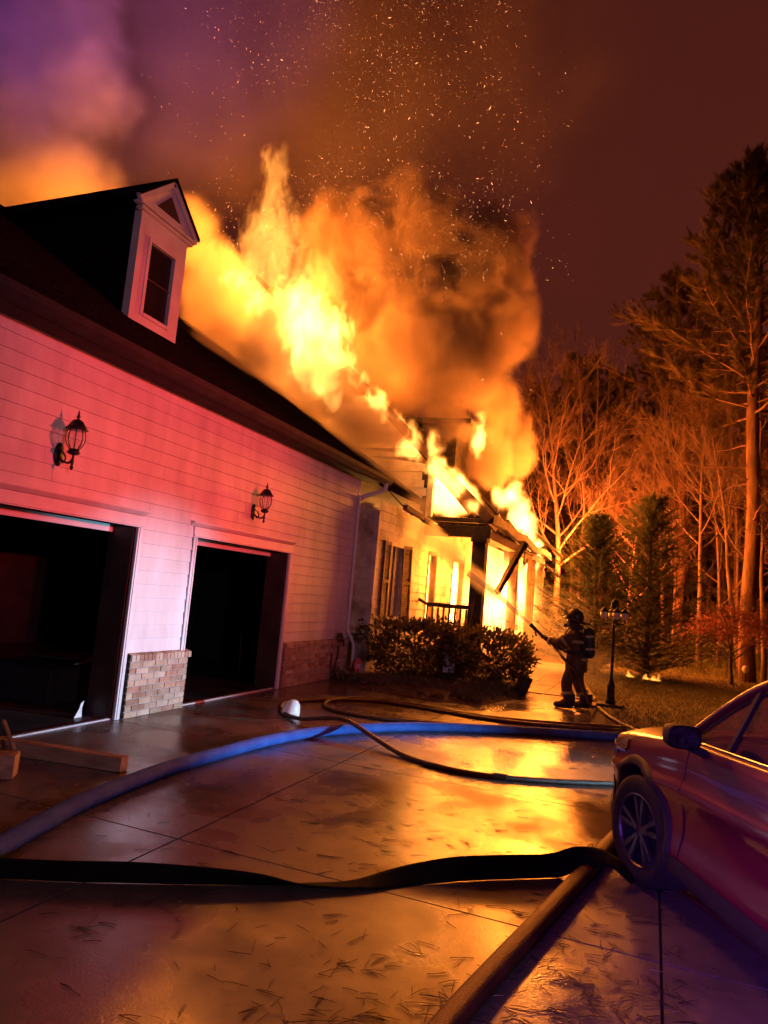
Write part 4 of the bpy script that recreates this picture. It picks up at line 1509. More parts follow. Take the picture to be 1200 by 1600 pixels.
# pines
px_ = ony(1171, 950, 22.0)
pine('pine_tree', 61, 14.9, 0.22, 'tall straight pine with a bright lit trunk behind the red maple', loc=(px_.x, 22.0, 0), crown0=0.50, nb=84, width=2.9, tuft_n=15, tl=0.20, wd=0.010, twg=5)
p = ony(1062, 900, 31.0)
pine('pine_tree', 62, 15.6, 0.20, 'dimmer pine standing deeper in the wood, left of the tall pine', loc=(p.x, 31.0, 0), crown0=0.60, nb=60, width=3.2, tuft_n=12, tl=0.24, wd=0.014, twg=4)
proto = pine('pine_tree', 63, 17.0, 0.24, 'dark pine of the far tree line under the red sky', 'far pines', loc=(ony(900, 800, 44).x, 44, 0), crown0=0.38, nb=44, width=3.4, tuft_n=12, tl=0.36, wd=0.028)
rng = random.Random(8)
for k, (a, Y, s) in enumerate(((830, 46, 0.95), (960, 47, 1.0), (1020, 43, 0.92), (1130, 46, 1.05), (1220, 44, 0.95), (1290, 40, 1.0), (760, 50, 0.9), (690, 52, 0.95), (1090, 52, 1.1), (900, 54, 1.1), (1180, 38, 0.7))):
    o = copy_tree(proto)
    o.location = (ony(a, 800, Y).x, Y, 0)
    o.rotation_euler = (0, 0, rng.uniform(0, 6))
    o.scale = (s, s, s)

# leafless trees in front of the wood
bare_tree('bare_tree', 71, 11.0, 0.13, 'spreading leafless tree rising directly behind the porch eave', loc=(ony(872, 900, 26).x, 26, 0), nb=22, start=0.25, spread=0.95, lean=(0.03, 0), twigs=6)
bare_tree('bare_tree', 72, 6.8, 0.09, 'shorter twiggy leafless tree behind the taller cedar', loc=(ony(985, 900, 26.5).x, 26.5, 0), nb=18, start=0.28, spread=1.0, twigs=6)
bare_tree('bare_tree', 73, 8.6, 0.10, 'forked leafless tree with dense twigs left of the tall pine', loc=(ony(1095, 950, 24.5).x, 24.5, 0), nb=20, start=0.42, spread=0.95, twigs=6)
bare_tree('bare_tree', 74, 8.0, 0.09, 'crooked leafless tree leaning out beside the tall pine trunk', loc=(ony(1160, 950, 23.6).x, 23.6, 0), nb=14, start=0.45, spread=0.8, lean=(-0.16, 0), twigs=5)
bare_tree('bare_tree', 75, 9.0, 0.08, 'thin leafless tree right of the tall pine trunk', loc=(ony(1196, 950, 22.6).x, 22.6, 0), nb=14, start=0.3, spread=0.6, twigs=5)
slim = bare_tree('slim_tree', 76, 12.0, 0.085, 'slim leafless trunk in the dark wood behind the lawn', group='slim trunks of the wood', loc=(ony(1040, 900, 29).x, 29, 0), nb=12, start=0.25, spread=0.5, levels=2, twigs=4)
slim2 = bare_tree('slim_tree', 77, 10.0, 0.07, 'slim leafless trunk in the dark wood behind the lawn', group='slim trunks of the wood', loc=(ony(1125, 900, 27).x, 27, 0), nb=12, start=0.2, spread=0.55, levels=2, twigs=4)
rng = random.Random(12)
for k in range(34):
    Y = rng.uniform(26, 42)
    a = rng.uniform(850, 1290)
    o = copy_tree(slim if k % 2 else slim2)
    o.location = (ony(a, 900, Y).x, Y, 0)
    o.rotation_euler = (rng.uniform(-0.05, 0.05), rng.uniform(-0.07, 0.07), rng.uniform(0, 6))
    s = rng.uniform(0.7, 1.3)
    o.scale = (s, s, s * rng.uniform(0.9, 1.2))
# undergrowth and the far wood as one mass
rng = random.Random(14)
ug = MB()
for k in range(16000):
    Y = rng.uniform(22.5, 34)
    x = rng.uniform(-4.5, 9.5)
    hmax = 0.5 + 0.9 * max(0, pnoise((x * 0.5, Y * 0.4, 2)) + 0.4) + (Y - 22) * 0.06
    z = rng.random() ** 1.6 * hmax
    d = Vector((rng.gauss(0, 0.5), rng.gauss(0, 0.5), 1)).normalized()
    L = rng.uniform(0.12, 0.34)
    s = d.orthogonal().normalized() * 0.02
    b = Vector((x, Y, z))
    ug.add([b - s, b + s, b + d * L], [(0, 1, 2)])
tag(ug.build('undergrowth', 'cedar', fixn=False), 'dark tangled undergrowth at the foot of the wood', 'undergrowth', kind='stuff')
fw = MB()
for k in range(420):
    Y = rng.uniform(48, 75)
    x = ony(rng.uniform(560, 1330), 850, Y).x
    h = rng.uniform(8, 15)
    fw.tube([(x, Y, 0), (x + rng.gauss(0, 0.4), Y, h)], [rng.uniform(0.08, 0.2), 0.03], 4, cap=False)
    for j in range(26):
        z = rng.uniform(1.0, h)
        a = rng.uniform(0, 6.28)
        L = rng.uniform(0.8, 2.6)
        q = Vector((x, Y, z))
        e = q + Vector((math.cos(a) * L, math.sin(a) * L, rng.uniform(0.2, 1.0)))
        s = Vector((0, 0, rng.uniform(0.03, 0.14)))
        fw.add([q - s, q + s, e + s * 2, e - s], [(0, 1, 2, 3)])
tag(fw.build('far_wood', 'barebark', fixn=False), 'dense dark wood far behind the lawn', 'wood', kind='stuff')


#@@OBJECTS
# ------------------------------------------------------------------ hoses on the drive
def hose(name, pts, r, mat_, label, group=None, z=None, n=12, flat=(1.0, 0.8), couplings=()):
    P = smooth_path([Vector((p[0], p[1], p[2] if len(p) > 2 else r * flat[1])) for p in pts], 8)
    root = thing(name, label, 'hose', (P[0].x, P[0].y, 0), 0, group, world=True)
    b = MB()
    b.tube(P, r, n, flat=(flat[0], flat[1]))
    b.build('hose_jacket', mat_, root, smooth=True)
    for i in couplings:
        c = MB()
        d = (P[i + 1] - P[i]).normalized()
        c.tube([P[i] - d * 0.07, P[i] - d * 0.05, P[i] + d * 0.05, P[i] + d * 0.07], [r * 1.05, r * 1.2, r * 1.2, r * 1.05], 14)
        c.build('coupling', 'alloy', root, smooth=False)
    return root


def G(lst, dz=None):
    out = []
    for p in lst:
        q = onz(p[0], p[1])
        out.append((q.x, q.y) if len(p) < 3 else (q.x, q.y, p[2]))
    return out


hose('supply_hose', G([(-90, 1400), (0, 1338), (60, 1303), (130, 1265), (250, 1215), (340, 1187), (430, 1163), (520, 1149), (640, 1143), (760, 1146), (870, 1152), (960, 1158), (1040, 1166)]),
     0.068, 'blue_hose', 'thick charged blue supply hose curving across the wet drive')
hose('attack_hose', G([(1040, 1232), (940, 1228), (850, 1224), (760, 1216), (690, 1203), (630, 1184), (580, 1164, 0.09), (540, 1147, 0.15), (510, 1140, 0.13), (470, 1130, 0.05), (446, 1119), (438, 1108), (446, 1100),
                       (470, 1098), (505, 1096), (560, 1093), (640, 1102), (740, 1120), (850, 1131), (1000, 1141)]),
     0.030, 'brown_hose', 'dark brown hose looping over the blue hose past the white bowl', 'brown attack hoses', couplings=(22,))
hose('attack_hose', G([(1030, 1150), (930, 1147), (800, 1141), (690, 1133), (600, 1126), (545, 1118), (514, 1110), (506, 1103), (516, 1097), (545, 1095.5), (600, 1099), (680, 1112), (780, 1128), (900, 1139), (1010, 1146)]),
     0.028, 'brown_hose', 'dark brown hose in a long narrow loop behind the blue hose', 'brown attack hoses')
hose('charged_hose', G([(1010, 1262), (980, 1298), (950, 1330), (925, 1362), (890, 1400), (845, 1450), (800, 1500), (755, 1550), (710, 1602), (640, 1690), (560, 1810)]),
     0.052, 'red_hose', 'thick dark red hose running from the car wheel across the drive', couplings=(70,))
hose('thin_hose', G([(1045, 1378), (1068, 1400), (1110, 1430), (1160, 1470), (1200, 1500), (1260, 1548), (1340, 1610)]), 0.020, 'red_hose', 'thin reddish hose lying under the car sill')

# flat empty hose, twisted, lying over the red one
fp = G([(-120, 1376), (0, 1377), (100, 1381), (200, 1383), (300, 1386), (400, 1388), (480, 1389), (560, 1386), (640, 1378), (720, 1374), (800, 1372), (860, 1370), (905, 1368), (950, 1374), (990, 1384)])
tw = [0.9, 1.0, 1.05, 1.1, 1.0, 0.7, 0.25, 0.05, -0.5, -1.0, -1.15, -1.1, -0.75, -0.2, 0.0]
hz = [0.05, 0.055, 0.055, 0.055, 0.05, 0.04, 0.02, 0.012, 0.03, 0.055, 0.06, 0.062, 0.10, 0.115, 0.03]
ctr = smooth_path([(p[0], p[1], h) for p, h in zip(fp, hz)], 8)
tws = smooth_path([(t, 0, 0) for t in tw], 8)
fh = MB()
vs, fs = [], []
for i, c in enumerate(ctr):
    d = (ctr[min(i + 1, len(ctr) - 1)] - ctr[max(i - 1, 0)]).normalized()
    sd = d.cross(Vector((0, 0, 1))).normalized()
    a = tws[i].x * 1.15
    wv = sd * math.cos(a) + Vector((0, 0, 1)) * math.sin(a)
    nv = d.cross(wv).normalized()
    for s, t in ((-1, -1), (-0.6, -1.3), (0.6, -1.3), (1, -1), (1, 1), (0.6, 1.3), (-0.6, 1.3), (-1, 1)):
        q = c + wv * (s * 0.068) + nv * (t * 0.005)
        q.z = max(q.z, 0.003)
        vs.append(q)
for i in range(len(ctr) - 1):
    for k in range(8):
        fs.append((i * 8 + k, i * 8 + (k + 1) % 8, (i + 1) * 8 + (k + 1) % 8, (i + 1) * 8 + k))
fh.add(vs, fs)
tag(fh.build('flat_hose', 'black_hose', smooth=True), 'flat empty black hose lying twisted across the drive', 'hose')


# ------------------------------------------------------------------ timber blocks and litter on the drive
def timber(p, q, wd, ht, label, z=None):
    p, q = Vector((*p, ht / 2 + 0.002)), Vector((*q, ht / 2 + 0.002))
    r = thing('timber_block', label, 'timber', (p.x, p.y, 0), 0, world=True)
    b = MB()
    b.beam(p, q, wd, ht)
    b.build('beam', 'timber', r, bevel=0.006)
    d = (q - p).normalized()
    for e, s in ((p, -1), (q, 1)):
        c = MB()
        c.beam(e + d * s * 0.001, e + d * s * 0.004, wd * 0.97, ht * 0.97)
        c.build('end_grain', 'timber_end', r)
    return r


a1, a2 = onz(192, 1206), onz(-30, 1170)
timber((a1.x, a1.y), (a2.x, a2.y), 0.10, 0.115, 'long rough timber lying before the open left garage bay')
a1, a2 = onz(22, 1214), onz(-110, 1212)
timber((a1.x, a1.y), (a2.x, a2.y), 0.17, 0.17, 'short thick timber block with a stick on top, before the long timber')
st_ = MB()
st_.beam((a1.x - 0.06, a1.y + 0.02, 0.19), (a1.x - 0.34, a1.y + 0.14, 0.34), 0.025, 0.02)
tag(st_.build('wood_stick', 'timber'), 'thin reddish stick leaning on the short timber block', 'stick')

# pale bowl-like plastic piece by the hose loop
bw = thing('plastic_bowl', 'upturned cracked white plastic bowl on the wet drive by the brown hose', 'bowl', tuple(onz(453, 1117)))
b = MB()
b.lathe([(0.115, 0.0), (0.118, 0.02), (0.112, 0.035), (0.104, 0.09), (0.082, 0.15), (0.045, 0.185), (0.012, 0.195)], 18, Matrix.Rotation(0.25, 4, 'Y'))
b.build('bowl_shell', 'white_plastic', bw, smooth=True)
b = MB()
b.box((0.02, -0.11, 0.0), (0.16, -0.02, 0.03), Matrix.Rotation(-0.2, 4, 'Z'))
b.build('broken_rim', 'white_plastic', bw, bevel=0.008)
# scrap standing on the threshold
sp_ = MB()
p = onz(122, 1122)
sp_.prism([(p.x, p.y - 0.06, 0.003), (p.x, p.y + 0.05, 0.003), (p.x - 0.02, p.y + 0.06, 0.10), (p.x - 0.02, p.y + 0.08, 0.17), (p.x - 0.015, p.y + 0.035, 0.15), (p.x - 0.01, p.y + 0.01, 0.09)], (-0.012, 0, 0))
tag(sp_.build('plastic_scrap', 'white_plastic', bevel=0.003), 'torn white plastic scrap standing on the left garage threshold', 'scrap')
# pine needle litter
rng = random.Random(33)
for nm, mt_, cnt_, lab in (('pine_needle_litter', 'litter_dark', 640, 'dark wet pine needles strewn over the drive'), ('dry_needle_litter', 'litter_pale', 90, 'pale dry needles and bits strewn over the drive')):
    nl = MB()
    k = 0
    while k < cnt_:
        a, b = rng.uniform(20, 1060), rng.uniform(1240, 1640) if rng.random() < 0.8 else rng.uniform(1120, 1260)
        q = onz(a, b)
        if pnoise((q.x * 1.3, q.y * 1.3, 9)) + rng.uniform(-0.6, 0.6) < 0.0:
            continue
        if mt_ == 'litter_dark' and a < 420 and rng.random() < 0.65:
            continue
        k += 1
        ang = rng.gauss(0.4, 0.9)
        for j in range(rng.choice((1, 1, 1, 2))):
            L = rng.uniform(0.05, 0.13) if mt_ == 'litter_dark' else rng.uniform(0.02, 0.07)
            a2 = ang + rng.gauss(0, 0.25)
            d = Vector((math.cos(a2), math.sin(a2), 0))
            s = Vector((-d.y, d.x, 0)) * (0.0022 if mt_ == 'litter_dark' else 0.002)
            cv = rng.gauss(0, 0.035) * L
            p0 = Vector((q.x, q.y, 0.004))
            pm = p0 + d * L * 0.5 + Vector((-d.y, d.x, 0)) * cv + Vector((0, 0, 0.001))
            p1 = p0 + d * L
            nl.tube([p0, pm, p1], [0.0013, 0.0015, 0.0009], 4)
    tag(nl.build(nm, mt_, fixn=False), lab, 'needles', kind='stuff')


# ------------------------------------------------------------------ wall lanterns
def wall_lantern(loc, label):
    r = thing('wall_lantern', label, 'lantern', loc, 0, 'garage wall lanterns')
    b = MB()   # back plate
    b.lathe([(0.0, 0.0), (0.055, 0.004), (0.058, 0.014), (0.04, 0.024), (0.0, 0.028)], 14, Matrix.Translation((0, 0, -0.05)) @ Matrix.Rotation(math.pi / 2, 4, 'Y') @ Matrix.Diagonal((2.0, 1, 1, 1)), caps=False)
    b.build('back_plate', 'black_iron', r, smooth=True)
    b = MB()   # scroll arm
    b.tube(smooth_path([(0.02, 0, -0.08), (0.08, 0, -0.12), (0.15, 0, -0.13), (0.19, 0, -0.09), (0.19, 0, -0.04)], 5), 0.011, 7)
    b.tube(smooth_path([(0.02, 0, -0.01), (0.07, 0, -0.04), (0.10, 0, -0.09), (0.07, 0, -0.13), (0.05, 0, -0.10)], 5), 0.008, 6)
    b.tube(smooth_path([(0.19, 0, -0.10), (0.19, 0, -0.16), (0.19, 0, -0.20)], 3), [0.012, 0.016, 0.014, 0.012, 0.02, 0.012, 0.006], 7)
    b.build('scroll_arm', 'black_iron', r, smooth=True)
    T = Matrix.Translation((0.19, 0, 0))
    b = MB()
    b.lathe([(0.012, -0.06), (0.05, -0.045), (0.062, -0.03), (0.05, -0.02), (0.045, 0.0)], 14, T)
    b.build('base_cup', 'black_iron', r, smooth=True)
    cage = MB()
    for k in range(8):
        a = 2 * math.pi * k / 8
        cage.tube([(0.19 + math.cos(a) * q, math.sin(a) * q, z) for q, z in ((0.045, 0.0), (0.075, 0.05), (0.088, 0.10), (0.084, 0.15), (0.07, 0.19))], 0.0045, 5)
    cage.build('cage', 'black_iron', r, smooth=True)
    b = MB()
    b.lathe([(0.042, 0.0), (0.071, 0.05), (0.083, 0.10), (0.079, 0.15), (0.066, 0.19)], 16, T, caps=False)
    b.build('glass_globe', 'clear', r, smooth=True)
    b = MB()
    b.lathe([(0.10, 0.185), (0.105, 0.195), (0.085, 0.215), (0.065, 0.245), (0.05, 0.27), (0.025, 0.285), (0.012, 0.29), (0.010, 0.30), (0.020, 0.312), (0.012, 0.325), (0.006, 0.36), (0.001, 0.38)], 16, T)
    b.build('lantern_roof', 'black_iron', r, smooth=True)
    return r


l1 = onx(95, 700, GX)
wall_lantern((GX + 0.02, l1.y - 0.04, l1.z - 0.02), 'black wall lantern above the left garage bay')
l2 = onx(393, 792, GX)
wall_lantern((GX + 0.02, l2.y + 0.02, l2.z - 0.02), 'black wall lantern above the right garage bay')

# ------------------------------------------------------------------ lamp post on the lawn edge
lp0 = onz(953, 1106)
lp = thing('lamp_post', 'black lamp post with a cluster of globe lanterns on the lawn edge', 'lamp post', (lp0.x, lp0.y, 0.03))
b = MB()
b.box((-0.21, -0.21, 0.0), (0.21, 0.21, 0.045))
b.build('base_plate', 'black_iron', lp, bevel=0.01)
b = MB()
b.lathe([(0.085, 0.045), (0.085, 0.09), (0.07, 0.11), (0.062, 0.30), (0.072, 0.33), (0.055, 0.36), (0.045, 0.42), (0.03, 0.45), (0.036, 0.47), (0.026, 0.49), (0.022, 1.40), (0.035, 1.42), (0.022, 1.45), (0.018, 1.62), (0.0, 1.66)], 12)
b.build('post', 'black_iron', lp, smooth=True)
for k in range(4):
    a = k * math.pi / 2 + 0.25
    cx, cy_ = (0.17 * math.cos(a), 0.17 * math.sin(a))
    b = MB()
    b.tube(smooth_path([(0.015 * math.cos(a), 0.015 * math.sin(a), 1.40), (cx * 0.55, cy_ * 0.55, 1.37), (cx, cy_, 1.40), (cx, cy_, 1.46)], 4), 0.011, 6)
    arm = b.build('lamp_arm', 'black_iron', lp, smooth=True)
    T = Matrix.Translation((cx, cy_, 1.47))
    b = MB()
    b.lathe([(0.03, -0.01), (0.058, 0.02), (0.066, 0.06), (0.058, 0.11)], 12, T)
    b.build('glass_globe', 'frost', arm, smooth=True)
    b = MB()
    b.lathe([(0.072, 0.105), (0.074, 0.118), (0.045, 0.15), (0.02, 0.17), (0.008, 0.20), (0.001, 0.215)], 12, T)
    b.build('lantern_roof', 'black_iron', arm, smooth=True)
T = Matrix.Translation((0, 0, 1.64))
b = MB()
b.lathe([(0.03, -0.01), (0.055, 0.02), (0.062, 0.05), (0.055, 0.09), (0.07, 0.092), (0.04, 0.13), (0.008, 0.16), (0.001, 0.17)], 12, T)
b.build('top_lantern', 'black_iron', lp, smooth=True)

# ------------------------------------------------------------------ things at the garage corner
tp_ = thing('wall_tap', 'rusty outdoor tap on the brick beside the downspout', 'tap', (GX + 0.06, 11.62, 0))
b = MB()
b.tube(smooth_path([(0.0, 0, 0.68), (0.09, 0, 0.70), (0.12, 0.02, 0.66), (0.12, 0.04, 0.58)], 4), 0.02, 8)
b.build('spout', 'burnt', tp_, smooth=True)
b = MB()
b.prism([(0.02, -0.07, 0.66), (0.03, 0.10, 0.64), (0.05, 0.06, 0.74), (0.04, 0.01, 0.82), (0.02, -0.05, 0.80)], (0.05, 0, 0))
b.build('tap_cover', 'burnt', tp_, bevel=0.012)
b = MB()
b.tube(smooth_path([(0.03, 0.0, 0.58), (0.035, 0.01, 0.42), (0.03, -0.03, 0.30), (0.035, -0.02, 0.12), (0.06, -0.06, 0.02), (0.10, -0.2, 0.015)], 5), 0.012, 6)
b.build('hanging_cord', 'black_iron', tp_, smooth=True)
b = MB()
b.tube(smooth_path([(0.02, -0.22, 0.45), (0.02, -0.22, 0.25), (0.02, -0.20, 0.02)], 4), 0.014, 6)
b.build('riser_pipe', 'burnt', tp_, smooth=True)

sg0 = onz(551, 1053)
sg_ = thing('yard_sign', 'small rounded red and white yard sign at the foot of the downspout', 'sign', (-4.98, 11.96, 0), R_(-38))
b = MB()
b.tube([(0, 0, 0), (0, 0, 0.16)], 0.012, 6)
b.build('stake', 'alloy', sg_)


def octo(rx, rz, z, x0, x1, mb):
    pts_ = [(x0, rx * math.cos(t), z + rz * math.sin(t)) for t in [math.pi / 8 + k * math.pi / 4 for k in range(8)]]
    mb.prism(pts_, (x1 - x0, 0, 0))


b = MB()
octo(0.088, 0.135, 0.24, -0.004, 0.004, b)
b.build('sign_board', 'sign_pink', sg_)
b = MB()
b.box((0.005, -0.055, 0.245), (0.007, 0.055, 0.262))
b.box((0.005, -0.055, 0.200), (0.007, 0.055, 0.214))
for k in range(7):
    t = math.pi * k / 6
    b.box((0.005, -0.055 + 0.012 * k, 0.215), (0.007, -0.050 + 0.012 * k, 0.245))
b.build('sign_print', 'sign_pale', sg_)
fl = thing('garden_sign', 'small pale plaque standing between the evergreen shrubs', 'sign', (-3.38, 12.35, 0.06), R_(-40))
b = MB()
b.box((-0.006, -0.12, 0.22), (0.006, 0.12, 0.56))
b.build('sign_board', 'sign_pale', fl, bevel=0.004)
b = MB()
b.tube([(0, 0, 0), (0, 0, 0.3)], 0.01, 6)
b.build('stake', 'black_iron', fl)
bk_ = thing('charred_block', 'tilted dark block beside the broad evergreen shrub', 'block', (-2.16, 12.75, 0.02), 0.4)
b = MB()
b.box((-0.10, -0.10, 0.0), (0.10, 0.10, 0.34), Matrix.Rotation(0.35, 4, 'Y'))
b.build('block_body', 'char', bk_, bevel=0.02)
gl0 = ony(1165, 1046, 21.6)
gl = thing('globe_light', 'small pale globe on a stake behind the red maple', 'light', (gl0.x, 21.6, 0.0))
b = MB()
b.lathe([(0.01, -0.10), (0.06, -0.08), (0.10, 0.0), (0.06, 0.08), (0.01, 0.10)], 12, Matrix.Translation((0, 0, gl0.z)))
b.build('globe', 'frost', gl, smooth=True)
b = MB()
b.tube([(0, 0, 0), (0, 0, gl0.z - 0.08)], 0.02, 6)
b.build('stake', 'black_iron', gl)

# ------------------------------------------------------------------ inside the garage bays
po = MB()
p, q = onx(93, 1050, -6.6), onx(160, 1023, -6.5)
po.tube([p, q + (q - p) * 0.9], 0.024, 10)
tag(po.build('white_pole', 'pole', smooth=True), 'pale pole lying on a low box inside the left bay', 'pole')
bx_ = MB()
bx_.box((-7.4, 6.2, 0.002), (-6.35, 7.1, 0.40))
tag(bx_.build('low_box', 'cabin', bevel=0.01), 'low dark box supporting the pale pole in the left bay', 'box')
sf = thing('storage_shelf', 'dark storage shelf against the rear of the right bay', 'shelf', (-9.4, 11.4, 0))
for x in (-0.9, 0.9):
    for y in (-0.25, 0.25):
        b = MB()
        b.box((x - 0.025, y - 0.025, 0.002), (x + 0.025, y + 0.025, 2.2))
        b.build('upright', 'darkwood_shade', sf)
for z in (0.3, 0.9, 1.5, 2.1):
    b = MB()
    b.box((-0.95, -0.28, z), (0.95, 0.28, z + 0.03))
    b.build('shelf_board', 'darkwood_shade', sf)
rng = random.Random(91)
for k, (x, z) in enumerate(((-9.9, 0.332), (-9.2, 0.932), (-8.8, 1.532), (-9.7, 1.532))):
    b = MB()
    b.box((x - 0.2, 11.2, z), (x + 0.2, 11.6, z + 0.36))
    tag(b.build('carton', 'timber', bevel=0.01), ('brown carton on the lowest shelf in the right bay', 'brown carton on the second shelf in the right bay', 'brown carton at the right end of the third shelf in the bay', 'brown carton at the rear end of the third shelf in the bay')[k], 'carton')
for k, (a, b2, X0, lab) in enumerate((((396, 905), (380, 1065), -6.9, 'tall thin pole standing upright inside the right bay'), ((378, 990), (372, 1060), -6.7, 'short pale rod leaning inside the right bay'))):
    po = MB()
    po.tube([onx(*a, X0), onx(*b2, X0)], 0.018, 8)
    tag(po.build('leaning_pole', 'pole' if k else 'darkwood_shade', smooth=True), lab, 'pole')


#@@CAR
# ------------------------------------------------------------------ red car
CAR_AZ = R_(-24)
car = thing('parked_car', 'dark red sport utility car with black wheel arches parked on the drive', 'car', (0.72, 5.02, 0), math.pi / 2 - CAR_AZ)
car.scale = (0.95, 0.95, 0.95)
# stations: x, half width, bottom z, edge z (hood side / belt), centre z
KEY = [(0.90, 0.30, 0.34, 0.56, 0.58), (0.885, 0.50, 0.30, 0.64, 0.67), (0.84, 0.64, 0.26, 0.71, 0.76), (0.76, 0.74, 0.24, 0.765, 0.825), (0.62, 0.82, 0.23, 0.815, 0.875),
       (0.42, 0.875, 0.22, 0.865, 0.925), (0.15, 0.90, 0.22, 0.905, 0.965), (-0.15, 0.905, 0.22, 0.945, 1.00), (-0.42, 0.905, 0.22, 0.985, 1.04), (-0.60, 0.905, 0.22, 1.005, 1.05),
       (-1.2, 0.905, 0.22, 1.03, 1.06), (-1.9, 0.905, 0.22, 1.065, 1.08), (-2.6, 0.905, 0.22, 1.105, 1.10), (-3.0, 0.895, 0.23, 1.12, 1.12), (-3.3, 0.86, 0.26, 1.10, 1.12), (-3.45, 0.80, 0.30, 1.02, 1.05), (-3.50, 0.66, 0.36, 0.90, 0.92)]


def key_at(x):
    for a, b in zip(KEY, KEY[1:]):
        if b[0] <= x <= a[0]:
            t = (a[0] - x) / (a[0] - b[0])
            return [p + (q - p) * t for p, q in zip(a, b)]
    return list(KEY[0] if x > 0 else KEY[-1])


def section(k):
    x, w_, zb, ze, zc = k
    f = (ze - zb) / (1.0 - 0.22)
    Z = lambda z: zb + (z - 0.22) * f
    return [Vector((x, y, z)) for y, z in ((0, zb), (0.80 * w_, zb), (0.945 * w_, Z(0.25)), (0.972 * w_, Z(0.36)), (0.948 * w_, Z(0.50)), (0.962 * w_, Z(0.63)), (1.0 * w_, Z(0.725)), (0.972 * w_, Z(0.80)),
                                            (0.965 * w_, Z(0.90)), (0.945 * w_, Z(0.965)), (0.90 * w_, Z(1.0)), (0.66 * w_, zc - 0.012), (0.33 * w_, zc), (0, zc + 0.004))]


# resample keys smoothly
sk = []
kp = [Vector(k[:3]) for k in KEY]
kq = [Vector((k[0], k[3], k[4])) for k in KEY]
A_, B_ = smooth_path(kp, 10), smooth_path(kq, 10)
STN = [(a.x, a.y, a.z, b.y, b.z) for a, b in zip(A_, B_)]
dense = []
last = None
for s in STN:
    if last is None or last - s[0] > 0.008:
        dense.append(s)
        last = s[0]
# refine long stretches so that the wheel arches cut cleanly
fin = []
for a, b in zip(dense, dense[1:]):
    n_ = max(1, int((a[0] - b[0]) / 0.022))
    for i in range(n_):
        t = i / n_
        fin.append(tuple(p + (q - p) * t for p, q in zip(a, b)))
fin.append(dense[-1])
SEC = [smooth_path(section(k), 4) for k in fin]
NS = len(SEC[0])
BELT_I = 10 * 4
WH = ((0.0, 0.335), (-2.62, 0.335))
ARCH = 0.395


def body_y(x, z):
    sec_ = smooth_path(section(key_at(x)), 3)
    best, by = 9, 0.9
    for p in sec_:
        if p.y > 0.4 and abs(p.z - z) < best:
            best, by = abs(p.z - z), p.y
    return by


bm = bmesh.new()
grid = {}
for sg in (1, -1):
    for i, s in enumerate(SEC):
        for j, p in enumerate(s):
            if sg < 0 and (j == 0 or j == NS - 1):
                grid[(sg, i, j)] = grid[(1, i, j)]
            else:
                grid[(sg, i, j)] = bm.verts.new((p.x, p.y * sg, p.z))
patches = {'headlamp': [], 'rocker_cladding': [], 'grille': [], 'fog_trim': []}
for sg in (1, -1):
    for i in range(len(SEC) - 1):
        for j in range(NS - 1):
            c = (SEC[i][j] + SEC[i + 1][j + 1]) / 2
            if -0.50 > c.x > -3.12 and j >= BELT_I:
                continue      # cabin opening
            if any((c.x - wx) ** 2 + (c.z - wz) ** 2 < ARCH ** 2 and abs(c.y) > 0.5 for wx, wz in WH):
                continue
            vv = [grid[(sg, i, j)], grid[(sg, i + 1, j)], grid[(sg, i + 1, j + 1)], grid[(sg, i, j + 1)]]
            vv = list(dict.fromkeys(vv))
            if len(vv) < 3:
                continue
            if sg < 0:
                vv.reverse()
            try:
                bm.faces.new(vv)
            except ValueError:
                pass
            q = [Vector((p.x, p.y * sg, p.z)) for p in (SEC[i][j], SEC[i + 1][j], SEC[i + 1][j + 1], SEC[i][j + 1])]
            if c.x > 0.22 and abs(c.y) > 0.46 and 0.64 + (0.80 - c.x) * 0.24 < c.z < 0.775 + (0.62 - c.x) * 0.20 and j < BELT_I + 1:
                patches['headlamp'].append((sg, q))
            elif c.z < 0.37 and abs(c.y) > 0.3 and c.x < 0.7:
                patches['rocker_cladding'].append((sg, q))
            elif c.x > 0.70 and abs(c.y) < 0.42 and 0.40 < c.z < 0.66:
                patches['grille'].append((sg, q))
            elif c.x > 0.55 and abs(c.y) > 0.46 and 0.36 < c.z < 0.50:
                patches['fog_trim'].append((sg, q))
# snap ragged arch edges onto the circle
for e in [e for e in bm.edges if len(e.link_faces) == 1]:
    for v in e.verts:
        for wx, wz in WH:
            d = math.hypot(v.co.x - wx, v.co.z - wz)
            if abs(v.co.y) > 0.5 and d < ARCH + 0.06 and v.co.z > 0.24:
                k = ARCH / d
                v.co.x, v.co.z = wx + (v.co.x - wx) * k, wz + (v.co.z - wz) * k
for v in [v for v in bm.verts if not v.link_faces]:
    bm.verts.remove(v)
me = bpy.data.meshes.new('body')
bm.to_mesh(me)
bm.free()
me.polygons.foreach_set('use_smooth', [True] * len(me.polygons))
me.materials.append(MT['paint'])
link('body', me, car)


def patch(name, key, mat_, off, side=None):
    mb = MB()
    idx = {}
    for sg, q in patches[key]:
        if side and sg != side:
            continue
        ids = []
        n_ = (q[1] - q[0]).cross(q[3] - q[0])
        for p in q:
            kk = (round(p.x, 4), round(p.y, 4), round(p.z, 4))
            if kk not in idx:
                idx[kk] = len(mb.v)
                o = Vector((max(0, p.x - 0.4) * 1.2, p.y * 0.9, (p.z - 0.6) * 0.6))
                o.normalize()
                mb.v.append(tuple(p + o * off))
            ids.append(idx[kk])
        ids = list(dict.fromkeys(ids))
        if len(ids) > 2:
            mb.f.append(tuple(ids))
    if mb.f:
        return mb.build(name, mat_, car, smooth=True)


